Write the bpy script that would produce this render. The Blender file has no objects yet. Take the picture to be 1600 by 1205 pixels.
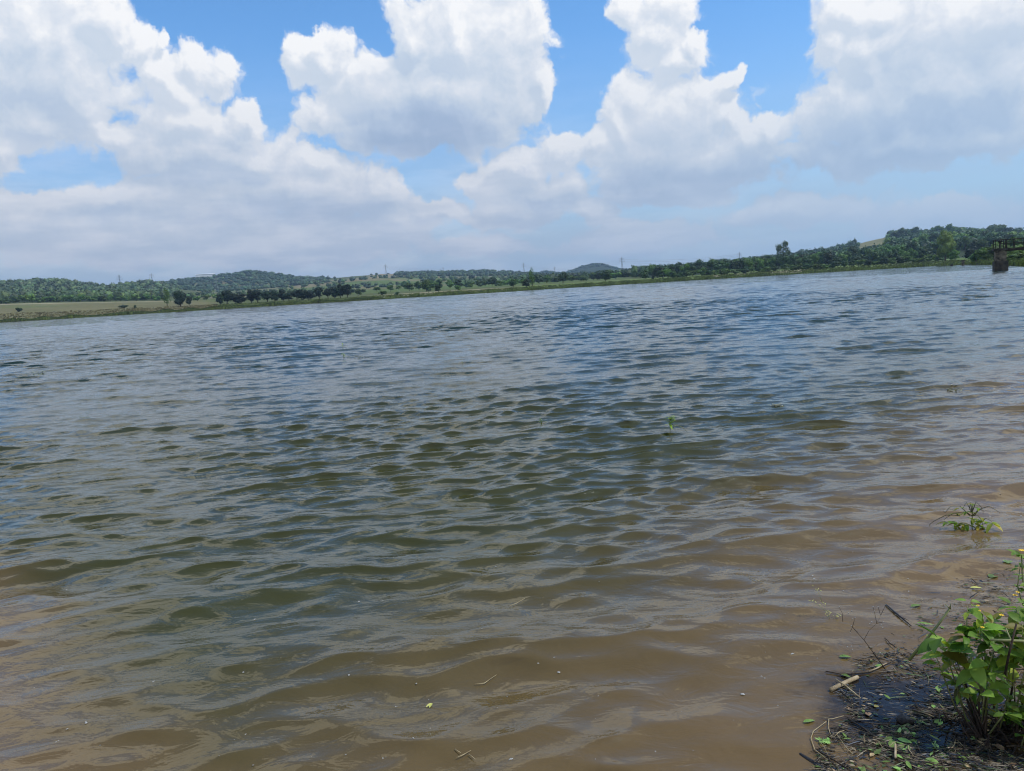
import bpy, math, random
import numpy as np
from mathutils import Vector, Matrix
R_ = math.radians
rng = np.random.default_rng(7)
random.seed(7)
scene = bpy.context.scene
COL = scene.collection

# ------------------------------------------------------------------ camera
F = 1202.0
HC = 1.6
PITCH = R_(7.17); ROLL = R_(3.49)
R0 = np.array([1, 0, 0.]); U0 = np.array([0, math.sin(PITCH), math.cos(PITCH)]); F0 = np.array([0, math.cos(PITCH), -math.sin(PITCH)])
CR = math.cos(ROLL) * R0 - math.sin(ROLL) * U0
CU = math.sin(ROLL) * R0 + math.cos(ROLL) * U0
CP = np.array([0, 0, HC])
cam_d = bpy.data.cameras.new('camera')
cam = bpy.data.objects.new('camera', cam_d); COL.objects.link(cam)
M = Matrix(((CR[0], CU[0], -F0[0], CP[0]), (CR[1], CU[1], -F0[1], CP[1]), (CR[2], CU[2], -F0[2], CP[2]), (0, 0, 0, 1)))
cam.matrix_world = M
cam_d.sensor_fit = 'HORIZONTAL'; cam_d.sensor_width = 36
cam_d.lens = 18 * F / 800
cam_d.clip_start = 0.05; cam_d.clip_end = 30000
scene.camera = cam

def ray(u, v):
    d = F0 + CR * (u - 800) / F - CU * (v - 602.5) / F
    return d / np.linalg.norm(d)
def P(u, v, z=0.0):
    d = ray(u, v); t = (z - HC) / d[2]
    return CP + d * t
def Pd(u, v, dist):                       # point on a ray at a horizontal distance
    d = ray(u, v); t = dist / math.hypot(d[0], d[1])
    return CP + d * t
def azel(u, v):
    d = ray(u, v)
    return math.atan2(d[0], d[1]), math.asin(d[2])
def hv(u):                                # row of the horizon at column u
    lo, hi = 0., 1205.
    for _ in range(30):
        m = (lo + hi) / 2
        if ray(u, m)[2] > 0: lo = m
        else: hi = m
    return lo
def az_of(u): return azel(u, hv(u))[0]
def tan_el(u, e):                         # tangent of elevation e pixels above the horizon at column u
    d = ray(u, hv(u) - e); return d[2] / math.hypot(d[0], d[1])

# ------------------------------------------------------------------ helpers
def tag(o, label=None, cat=None, group=None, kind=None):
    if label: o['label'] = label
    if cat: o['category'] = cat
    if group: o['group'] = group
    if kind: o['kind'] = kind
    return o
def empty(name, loc, rz=0.0):
    o = bpy.data.objects.new(name, None); COL.objects.link(o)
    o.location = loc; o.rotation_euler = (0, 0, rz); o.empty_display_size = 0.1
    return o
def link(name, me, parent=None):
    o = bpy.data.objects.new(name, me); COL.objects.link(o)
    if parent: o.parent = parent
    return o
def copy_tree(o, parent=None):
    c = o.copy(); COL.objects.link(c)
    if parent: c.parent = parent
    for ch in list(o.children): copy_tree(ch, c)
    return c

class MB:
    def __init__(s): s.v = []; s.f = []; s.n = 0; s.c = []
    def add(s, vs, fs, col=None):
        vs = np.asarray(vs, float)
        s.v.append(vs)
        for f in fs: s.f.append([i + s.n for i in f])
        s.n += len(vs)
        if col is not None: s.c.append(np.tile(np.array(list(col) + [1.0]), (len(vs), 1)))
    def box(s, a, b, col=None):
        x0, y0, z0 = a; x1, y1, z1 = b
        s.add([(x0,y0,z0),(x1,y0,z0),(x1,y1,z0),(x0,y1,z0),(x0,y0,z1),(x1,y0,z1),(x1,y1,z1),(x0,y1,z1)],
              [(0,3,2,1),(4,5,6,7),(0,1,5,4),(1,2,6,5),(2,3,7,6),(3,0,4,7)], col)
    def tube(s, pts, rad, n=6, col=None):
        pts = [np.asarray(p, float) for p in pts]
        if not hasattr(rad, '__len__'): rad = [rad] * len(pts)
        vs = []; prev = None
        for i, p in enumerate(pts):
            t = pts[min(i + 1, len(pts) - 1)] - pts[max(i - 1, 0)]
            t = t / (np.linalg.norm(t) + 1e-9)
            ref = np.array([0, 0, 1.]) if abs(t[2]) < .9 else np.array([1., 0, 0])
            a = np.cross(t, ref); a /= np.linalg.norm(a)
            if prev is not None and np.dot(a, prev) < 0: a = -a
            prev = a
            b = np.cross(t, a)
            for k in range(n):
                an = 2 * math.pi * k / n
                vs.append(p + rad[i] * (a * math.cos(an) + b * math.sin(an)))
        fs = []
        for i in range(len(pts) - 1):
            for k in range(n):
                fs.append((i*n+k, i*n+(k+1) % n, (i+1)*n+(k+1) % n, (i+1)*n+k))
        fs.append(tuple(range(n - 1, -1, -1))); fs.append(tuple((len(pts)-1)*n + k for k in range(n)))
        s.add(vs, fs, col)
    def mesh(s, name, mat=None, smooth=False):
        me = bpy.data.meshes.new(name)
        V = np.concatenate(s.v) if s.v else np.zeros((0, 3))
        me.from_pydata(V.tolist(), [], s.f)
        if s.c and sum(len(c) for c in s.c) == len(V):
            a = me.color_attributes.new('Col', 'FLOAT_COLOR', 'POINT')
            a.data.foreach_set('color', np.concatenate(s.c).ravel().astype(np.float32))
        if mat: me.materials.append(mat)
        if smooth: me.polygons.foreach_set('use_smooth', [True] * len(me.polygons))
        me.update()
        return me
    def build(s, name, mat=None, parent=None, smooth=False):
        return link(name, s.mesh(name, mat, smooth), parent)

def grid_mesh(name, X, Y, Z, mat, cols=None, smooth=True, wrap=False):
    n, m = X.shape
    me = bpy.data.meshes.new(name)
    me.vertices.add(n * m)
    me.vertices.foreach_set('co', np.stack([X, Y, Z], -1).ravel().astype(np.float32))
    i = np.arange(n - 1)[:, None]; j = np.arange(m if wrap else m - 1)[None, :]
    j2 = (j + 1) % m
    q = np.stack([i*m + j, i*m + j2, (i+1)*m + j2, (i+1)*m + j], -1).reshape(-1, 4)
    nf = len(q)
    me.loops.add(nf * 4); me.polygons.add(nf)
    me.loops.foreach_set('vertex_index', q.ravel().astype(np.int32))
    me.polygons.foreach_set('loop_start', (np.arange(nf) * 4).astype(np.int32))
    me.polygons.foreach_set('loop_total', np.full(nf, 4, np.int32))
    me.polygons.foreach_set('use_smooth', np.full(nf, smooth))
    if cols is not None:
        a = me.color_attributes.new('Col', 'FLOAT_COLOR', 'POINT')
        c = np.ones((n * m, 4), np.float32); c[:, :3] = cols.reshape(-1, 3)
        a.data.foreach_set('color', c.ravel())
    me.materials.append(mat); me.update(calc_edges=True); me.validate()
    return me

# ------------------------------------------------------------------ node helpers
class N:
    def __init__(s, tree): s.t = tree; s.t.nodes.clear()
    def n(s, kind, **kw):
        nd = s.t.nodes.new(kind)
        for k, v in kw.items():
            if k == 'ins':
                for kk, vv in v.items():
                    if hasattr(vv, 'is_output'): s.t.links.new(vv, nd.inputs[kk])
                    else: nd.inputs[kk].default_value = vv
            else: setattr(nd, k, v)
        return nd
    def math(s, op, *a, clamp=False):
        nd = s.n('ShaderNodeMath', operation=op, use_clamp=clamp)
        for i, v in enumerate(a):
            if hasattr(v, 'is_output'): s.t.links.new(v, nd.inputs[i])
            else: nd.inputs[i].default_value = v
        return nd.outputs[0]
    def vm(s, op, *a):
        nd = s.n('ShaderNodeVectorMath', operation=op)
        for i, v in enumerate(a):
            if hasattr(v, 'is_output'): s.t.links.new(v, nd.inputs[i])
            else: nd.inputs[i].default_value = v
        return nd
    def noise(s, vec, scale, detail=4, rough=.55, dist=0., dim='3D', lac=2.0):
        nd = s.n('ShaderNodeTexNoise', noise_dimensions=dim, ins={'Scale': scale, 'Detail': detail, 'Roughness': rough, 'Distortion': dist, 'Lacunarity': lac})
        if vec is not None: s.t.links.new(vec, nd.inputs['Vector'])
        return nd.outputs['Fac']
    def ramp(s, fac, a, b, smooth=True, ca=0., cb=1.):
        nd = s.n('ShaderNodeMapRange', interpolation_type='SMOOTHSTEP' if smooth else 'LINEAR', ins={'From Min': a, 'From Max': b, 'To Min': ca, 'To Max': cb})
        s.t.links.new(fac, nd.inputs['Value'])
        return nd.outputs['Result']
    def mix(s, fac, a, b, blend='MIX'):
        nd = s.n('ShaderNodeMix', data_type='RGBA', blend_type=blend)
        for k, v in ((0, fac), (6, a), (7, b)):
            if hasattr(v, 'is_output'): s.t.links.new(v, nd.inputs[k])
            elif k == 0: nd.inputs[0].default_value = v
            else: nd.inputs[k].default_value = tuple(v) + (1,) if len(v) == 3 else v
        return nd.outputs[2]
def material(name):
    m = bpy.data.materials.new(name); m.use_nodes = True
    return m, N(m.node_tree)
def finish(b, **ins):
    out = b.n('ShaderNodeOutputMaterial')
    p = b.n('ShaderNodeBsdfPrincipled', ins=ins)
    b.t.links.new(p.outputs[0], out.inputs[0])
    return p
def simple(name, c1, c2, scale=8., rough=.7, bump=.0, detail=5, coord='Object', spec=.3):
    m, b = material(name)
    tc = b.n('ShaderNodeTexCoord').outputs[coord]
    f = b.noise(tc, scale, detail)
    col = b.mix(b.ramp(f, .32, .68), c1, c2)
    p = finish(b, **{'Base Color': col, 'Roughness': rough, 'Specular IOR Level': spec})
    if bump:
        bp = b.n('ShaderNodeBump', ins={'Strength': bump, 'Distance': .02, 'Height': b.noise(tc, scale * 4, 6)})
        b.t.links.new(bp.outputs[0], p.inputs['Normal'])
    return m
def leafmat(name, c1, c2, scale=.35, trans=.25, rough=.55, attr=False, randobj=True):
    m, b = material(name)
    tc = b.n('ShaderNodeTexCoord').outputs['Object']
    geo = b.n('ShaderNodeNewGeometry')
    f = b.noise(tc, scale, 4)
    col = b.mix(b.ramp(f, .3, .7), c1, c2)
    if attr:
        a = b.n('ShaderNodeAttribute', attribute_name='Col')
        col = b.mix(1.0, col, a.outputs['Color'], 'MULTIPLY')
    rr = b.ramp(geo.outputs['Random Per Island'], 0, 1, False, .6, 1.45)
    col = b.mix(1.0, col, b.n('ShaderNodeCombineColor', ins={0: rr, 1: rr, 2: rr}).outputs[0], 'MULTIPLY')
    if randobj:
        oi = b.n('ShaderNodeObjectInfo').outputs['Random']
        h = b.n('ShaderNodeHueSaturation', ins={'Hue': b.ramp(oi, 0, 1, False, .485, .515), 'Saturation': 1.0, 'Value': b.ramp(oi, 0, 1, False, .6, 1.6), 'Color': col})
        col = h.outputs[0]
    out = b.n('ShaderNodeOutputMaterial')
    p = b.n('ShaderNodeBsdfPrincipled', ins={'Base Color': col, 'Roughness': rough, 'Specular IOR Level': .25})
    t = b.n('ShaderNodeBsdfTranslucent', ins={'Color': b.mix(1.0, col, (1.1, 1.25, .5), 'MULTIPLY')})
    ms = b.n('ShaderNodeMixShader', ins={0: trans, 1: p.outputs[0], 2: t.outputs[0]})
    b.t.links.new(ms.outputs[0], out.inputs[0])
    return m

# ------------------------------------------------------------------ waves
DEB = P(1450, 1120)                         # middle of the calm littered corner
wr = np.random.default_rng(21)
NW = 110
lam = np.exp(wr.uniform(math.log(.10), math.log(1.9), NW))
th = wr.normal(0, .42, NW) * np.where(lam < .55, 1.3, .62) + R_(-4)
ph = wr.uniform(0, 2*math.pi, NW)
amp = .0023 * (lam / .6) ** .76 * wr.uniform(.5, 1.4, NW)
amp *= np.where(lam < .55, 1.45, np.where(lam > 1., .85, 1.))
QI = np.where(lam < .6, 1.35, 1.15)
kx = -np.sin(th) * 2*math.pi / lam; ky = -np.cos(th) * 2*math.pi / lam
def damp(x, y):
    d = np.hypot((x - DEB[0]) / .75, (y - DEB[1]) / .8)
    r = np.hypot(x, y)
    shore = .78 + .22 * np.clip((r - 1.5) / 5, 0, 1)
    return shore * (1 - .90 * np.exp(-d ** 3))
LEAN = .9
def wave(x, y, minlam=None):
    x = np.asarray(x, float); y = np.asarray(y, float)
    dx = np.zeros_like(x); dy = np.zeros_like(x); z = np.zeros_like(x)
    g = .85 + .15 * np.sin(x * .31 + 1.3 * np.sin(y * .21)) + .12 * np.sin(y * .17 - x * .09 + 2)
    g2 = .86 + .24 * np.sin(x * .9 + 2.1 * np.sin(y * .6 + 1)) * np.sin(y * .75 + 1.2 * np.sin(x * .5))
    far = 1 + .15 * np.clip((np.hypot(x, y) - 9) / 25, 0, 1)
    for i in range(NW):
        p = kx[i] * x + ky[i] * y + ph[i]
        a = amp[i] * (g if lam[i] > .6 else g2)
        if minlam is not None: a = a * np.clip((lam[i] / minlam - 1), 0, 1)
        c = np.cos(p); s = np.sin(p)
        k = math.hypot(kx[i], ky[i])
        if lam[i] > .45: a = a * far
        z += a * c; dx -= QI[i] * a * kx[i] / k * s; dy -= QI[i] * a * ky[i] / k * s
    d = damp(x, y)
    z = z * d
    return dx * d, dy * d - LEAN * z, z
def wz(x, y):
    # surface height above a point (undoing the small sideways drift)
    px, py = float(x), float(y)
    big = lam > .6; K = np.hypot(kx, ky); kxn = kx / K; kyn = ky / K
    for it in range(4):
        g = .85 + .15 * math.sin(px * .31 + 1.3 * math.sin(py * .21)) + .12 * math.sin(py * .17 - px * .09 + 2)
        g2 = .86 + .24 * math.sin(px * .9 + 2.1 * math.sin(py * .6 + 1)) * math.sin(py * .75 + 1.2 * math.sin(px * .5))
        p = kx*px + ky*py + ph; a = amp * np.where(big, g, g2) * np.where(lam > .45, 1 + .15 * min(max((math.hypot(px, py) - 9) / 25, 0), 1), 1); d = float(damp(px, py)); s = np.sin(p); zc = float((a * np.cos(p)).sum() * d)
        if it == 3: return zc
        px = x + d * float((QI * a * kxn * s).sum()); py = y + d * float((QI * a * kyn * s).sum()) + LEAN * zc
def W(u, v, lift=.004):                    # point on the water at a pixel
    p = P(u, v)
    for _ in range(3):
        p = P(u, v, wz(p[0], p[1]))
    p[2] = wz(p[0], p[1]) + lift
    return p

# ------------------------------------------------------------------ terrain description
XS = np.array([-400, -100, 0, 100, 150, 170, 200, 240, 280, 340, 400, 450, 480, 520, 560, 600, 650, 700, 760, 800, 840, 855, 870, 885, 900, 915, 930, 945, 960, 975, 1000, 1050, 1100, 1150, 1200, 1250, 1300, 1350, 1400, 1450, 1500, 1550, 1600, 1700, 2000], float)
def C(*pairs):
    p = np.array(pairs, float); return np.interp(XS, p[:, 0], p[:, 1])
RS = C((-400, 440), (0, 520), (300, 470), (700, 430), (1000, 450), (1300, 460), (1450, 440), (1500, 400), (1550, 250), (1600, 165), (1700, 105), (2000, 60))
E650 = C((0, 12), (100, 10), (300, 7), (400, 5), (600, 4), (800, 3.2), (900, 4), (1100, 4), (1200, 5), (1500, 6), (1600, 9))
E900 = C((0, 25), (100, 21), (200, 16.5), (300, 12), (400, 10), (600, 8), (800, 6), (1000, 6), (1100, 6), (1200, 8), (1300, 11), (1400, 16), (1500, 19), (1600, 18))
E1300 = C((0, 33), (100, 29), (200, 24), (300, 16), (500, 15), (600, 14), (700, 11), (800, 9), (900, 8), (1100, 8), (1200, 13), (1300, 19), (1400, 27), (1500, 36), (1600, 26))
E1800 = C((-100, 50), (0, 55), (100, 52), (125, 50), (150, 41), (170, 36), (200, 38), (240, 42), (260, 38), (300, 20), (400, 21), (500, 26), (600, 28), (700, 22), (800, 17), (900, 12), (1000, 14), (1100, 14), (1200, 19), (1300, 25), (1350, 38), (1385, 47), (1400, 47), (1420, 44), (1500, 44), (1570, 31), (1700, 24))
E2600 = C((-100, 40), (200, 30), (240, 36), (280, 43), (340, 45.5), (370, 49), (400, 50), (430, 44), (460, 38), (480, 34), (520, 33), (560, 33), (600, 33.5), (700, 30), (780, 27), (820, 20), (860, 14), (1000, 16), (1100, 14), (1300, 16), (1600, 16))
E3600 = C((0, 20), (400, 30), (500, 20), (800, 18), (830, 19), (855, 23), (875, 18), (885, 18), (900, 23.5), (915, 29), (930, 31), (945, 28.5), (960, 23), (975, 15), (1000, 10), (1600, 10))
AZ = np.array([az_of(x) for x in XS])
def zz(E, r): return np.array([HC + r * tan_el(x, e) for x, e in zip(XS, E)])
zt = [zz(E650, 650), zz(E900, 900), zz(E1300, 1300), zz(E1800, 1800), zz(E2600, 2700), zz(E3600, 3600)]
# full circle: far shore sweeps round to the near bank behind the viewer
AZF = np.concatenate([[-math.pi, -R_(115), -R_(95), -R_(75)], AZ, [R_(72), R_(88), R_(100), math.pi]])
RSF = np.concatenate([[1.2, 1.3, 30, 300], RS, [30, 8, 2.2, 1.2]])
ZTF = [np.concatenate([[z[0]]*4, z, [z[-1]]*4]) for z in zt]
AZD = np.linspace(-math.pi, math.pi, 2400, endpoint=False)
def sm(a, k=5):
    kk = np.exp(-np.linspace(-2, 2, 2*k+1)**2); kk /= kk.sum()
    return np.convolve(np.pad(a, k, mode='wrap'), kk, 'valid')
RSD = np.interp(AZD, AZF, RSF)
ZTD = [sm(np.interp(AZD, AZF, z), 4) for z in ZTF]
def lum(x, y, s):                                  # cheap smooth terrain noise
    return (np.sin(x/s + 1.7*np.sin(y/s*.7 + .3)) + np.sin(y/s*1.1 + 1.3*np.sin(x/s*.6 + 2)) + .5*np.sin((x+y)/s*2.3 + 1) + .5*np.sin((x-y)/s*2.7 + 2.2)) / 3
BUSH = P(1568, 1150)
def ground_z(az, r):
    az = np.asarray(az, float); r = np.asarray(r, float)
    rs = np.interp(az, AZD, RSD)
    x = r*np.sin(az); y = r*np.cos(az)
    rs = rs * (1 + .012 * np.sin(az * 37) + .006*np.sin(az*91+1))
    zs = [np.interp(az, AZD, z) for z in ZTD]
    zbank = np.minimum(.55 + .25*lum(x, y, 9), 1.2)
    k = [np.full_like(r, -1.4), np.zeros_like(r) - 1.2, np.zeros_like(r), zbank] + zs + [zs[-1] * .3, zs[-1] * 0 + 5]
    d1 = np.minimum(8., rs*.5 + .4)
    rr = [0*r, rs - np.minimum(12., rs*.9), rs, rs + d1, np.maximum(650, rs+60), np.maximum(900, rs+90), 1300+0*r, 1800+0*r, 2700+0*r, 3600+0*r, 4500+0*r, 6000+0*r]
    z = k[0].copy()
    for i in range(len(k) - 1):
        t = np.clip((r - rr[i]) / np.maximum(rr[i+1] - rr[i], 1e-3), 0, 1)
        if i >= 6: t2 = t*t*(3-2*t) * .6 + t * .4
        else: t2 = t
        z = np.where(r >= rr[i], k[i] + (k[i+1] - k[i]) * t2, z)
    z = z + lum(x, y, 70) * np.clip((r - 1000) / 900, 0, 1) * 3.0 * (r > 700)
    # near bank under the bush
    b = np.exp(-(((x - BUSH[0] - .35) / .55) ** 2 + ((y - BUSH[1] + .1) / .38) ** 2))
    z = np.where(r < 12, np.maximum(z, -1.2 + 1.25 * b), z)
    return z
def gz_xy(x, y): return float(ground_z(math.atan2(x, y), math.hypot(x, y)))

# ------------------------------------------------------------------ materials
def mat_ground():
    m, b = material('ground_earth')
    tc = b.n('ShaderNodeTexCoord').outputs['Object']
    a = b.n('ShaderNodeAttribute', attribute_name='Col').outputs['Color']
    n1 = b.noise(tc, .02, 6, .6); n2 = b.noise(tc, .25, 6, .65)
    c = b.mix(b.ramp(n1, .35, .65, True, 0, .35), a, (.09, .11, .035))
    k = b.ramp(n2, .25, .75, False, .7, 1.3)
    c = b.mix(1.0, c, b.n('ShaderNodeCombineColor', ins={0: k, 1: k, 2: k}).outputs[0], 'MULTIPLY')
    finish(b, **{'Base Color': c, 'Roughness': .95, 'Specular IOR Level': .1})
    return m

def mat_water():
    m, b = material('lake_water')
    tc = b.n('ShaderNodeTexCoord').outputs['Object']
    sx = b.n('ShaderNodeSeparateXYZ'); b.t.links.new(tc, sx.inputs[0])
    X, Y = sx.outputs[0], sx.outputs[1]
    warp = b.math('MULTIPLY_ADD', b.noise(tc, .35, 4, .6), 2.6, -1.3)
    fine = b.noise(tc, 1.6, 5, .6)
    # silt stirred up along the near bank: thick by the shore, thinning outwards, wider to the right
    dist = b.math('ADD', b.math('SUBTRACT', Y, b.math('MULTIPLY', X, 1.05)), warp)
    silt = b.ramp(dist, .8, 5.8, True, 1, 0)
    left = b.ramp(b.math('ADD', b.math('ADD', Y, b.math('MULTIPLY', X, .9)), warp), .5, 2.4, True, 1, 0)
    silt = b.math('MAXIMUM', silt, left)
    deep = b.ramp(b.math('ADD', Y, warp), 5., 26., True, 0, 1)
    c = b.mix(deep, (.045, .045, .013), (.018, .034, .026))
    c = b.mix(silt, c, b.mix(left, (.152, .097, .041), (.165, .103, .046)))
    k = b.ramp(fine, .25, .75, False, .88, 1.12)
    c = b.mix(1.0, c, b.n('ShaderNodeCombineColor', ins={0: k, 1: k, 2: k}).outputs[0], 'MULTIPLY')
    # clearer, peaty shallow water over black mud around the drowned litter
    dv = b.vm('MULTIPLY', b.vm('SUBTRACT', tc, tuple(DEB)).outputs[0], (1/.41, 1/.38, 0)).outputs[0]
    ln = b.math('ADD', b.vm('LENGTH', dv).outputs['Value'], b.math('MULTIPLY_ADD', b.noise(tc, 4., 5, .65), 1.5, -.75))
    pe = b.ramp(ln, .55, 1.15, True, 1, 0)
    c = b.mix(b.math('MULTIPLY', pe, .95), c, (.008, .007, .007))
    p = finish(b, **{'Base Color': c, 'Roughness': .012, 'IOR': 1.333, 'Specular IOR Level': .5})
    mp = b.n('ShaderNodeMapping', ins={'Vector': tc, 'Scale': (.55, 1.0, 1.0)})
    rad = b.vm('LENGTH', tc).outputs['Value']
    h1 = b.noise(mp.outputs[0], 9., 3, .55, .6)
    h2 = b.noise(mp.outputs[0], 38., 3, .6, .4)
    gust = b.ramp(b.noise(tc, .7, 3, .6), .38, .62, True, .15, 1.)
    hh = b.math('ADD', b.math('MULTIPLY', h1, b.ramp(rad, 3., 14., True, .008, .012)), b.math('MULTIPLY', b.math('MULTIPLY', h2, .0014), gust))
    h3 = b.noise(mp.outputs[0], 3.2, 3, .6, .5); h4 = b.noise(mp.outputs[0], 1.1, 4, .6, .5)
    hh = b.math('ADD', hh, b.math('MULTIPLY', h3, b.ramp(rad, 20., 60., True, 0, .015)))
    hh = b.math('ADD', hh, b.math('MULTIPLY', h4, b.ramp(rad, 90., 200., True, 0, .07)))
    bp = b.n('ShaderNodeBump', ins={'Strength': 1., 'Distance': 1.0, 'Height': hh})
    b.t.links.new(bp.outputs[0], p.inputs['Normal'])
    return m

MAT = {}
MAT['ground'] = mat_ground(); MAT['water'] = mat_water()
MAT['leaf_dark'] = leafmat('foliage_dark', (.018, .042, .014), (.045, .082, .021), 1.2, .15)
MAT['leaf_black'] = leafmat('foliage_blackish', (.007, .017, .008), (.016, .032, .010), 1.2, .08)  # darkest of the foliage greens
MAT['leaf_mid'] = leafmat('foliage_mid', (.045, .095, .020), (.11, .175, .038), 1.2, .25)
MAT['leaf_pale'] = leafmat('foliage_pale', (.085, .145, .032), (.16, .22, .06), 1.2, .2)
MAT['leaf_olive'] = leafmat('foliage_olive', (.11, .17, .04), (.20, .26, .08), 1.2, .25, randobj=False)
MAT['leaf_wood'] = leafmat('foliage_far_wood', (.8, .8, .8), (1.1, 1.1, 1.1), .02, .12, attr=True, randobj=False)
MAT['bark'] = simple('bark', (.05, .035, .022), (.11, .085, .06), 3., .9, .3)
MAT['reed'] = leafmat('shore_reeds', (.8, .8, .8), (1.1, 1.1, 1.1), .05, .2, attr=True, randobj=False)
MAT['concrete'] = simple('stained_concrete', (.035, .030, .022), (.24, .20, .14), 1.8, .9, .4)
MAT['concrete_dark'] = simple('wet_stained_concrete', (.020, .018, .015), (.085, .070, .052), 1.6, .75, .4)
MAT['rust'] = simple('rusted_steel', (.014, .010, .008), (.04, .028, .020), 6., .7, .2)
MAT['steel'] = simple('galvanised_steel', (.16, .17, .18), (.22, .23, .24), 2., .5)
MAT['white'] = simple('white_paint', (.72, .72, .70), (.82, .82, .80), .2, .6)
MAT['roofmetal'] = simple('pale_roof', (.62, .63, .64), (.75, .75, .76), .2, .5)
MAT['weed_leaf'] = leafmat('bush_leaf', (.15, .27, .035), (.29, .41, .08), 14., .42, .46, attr=True, randobj=False)
MAT['weed_stem'] = simple('bush_stem', (.022, .014, .010), (.07, .045, .028), 14., .75, .3)
MAT['green_stem'] = simple('green_stem', (.16, .19, .06), (.27, .27, .12), 14., .6)
MAT['weed_blade'] = simple('weed_blade', (.03, .035, .012), (.10, .11, .035), 20., .5)
MAT['yellow'] = simple('flower_yellow', (.75, .42, .02), (.85, .60, .05), 30., .6)
MAT['float_green'] = leafmat('floating_green_leaf', (.12, .22, .04), (.24, .34, .09), 25., .2, .35, attr=False)
MAT['float_yellow'] = leafmat('floating_yellow_leaf', (.34, .33, .08), (.48, .43, .14), 25., .2, .4)
MAT['float_brown'] = leafmat('floating_brown_leaf', (.16, .10, .05), (.36, .25, .14), 25., .1, .5)
MAT['twig'] = simple('wet_twig', (.03, .02, .013), (.10, .07, .042), 22., .6, .3)
MAT['straw'] = simple('pale_straw', (.27, .20, .10), (.48, .39, .22), 22., .6, .2)
MAT['black_stick'] = simple('black_wet_stick', (.008, .008, .010), (.03, .026, .025), 15., .35, .2)
MAT['cane'] = simple('dry_cane', (.30, .22, .12), (.50, .40, .25), 18., .6, .3)
MAT['foam'] = simple('foam', (.28, .27, .24), (.45, .43, .39), 60., .7)
MAT['litter'] = leafmat('litter', (.8, .8, .8), (1.1, 1.1, 1.1), 9., .1, .42, attr=True, randobj=False)
MAT['mud'] = simple('black_mud', (.010, .008, .006), (.035, .024, .016), 18., .45, .5)

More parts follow.
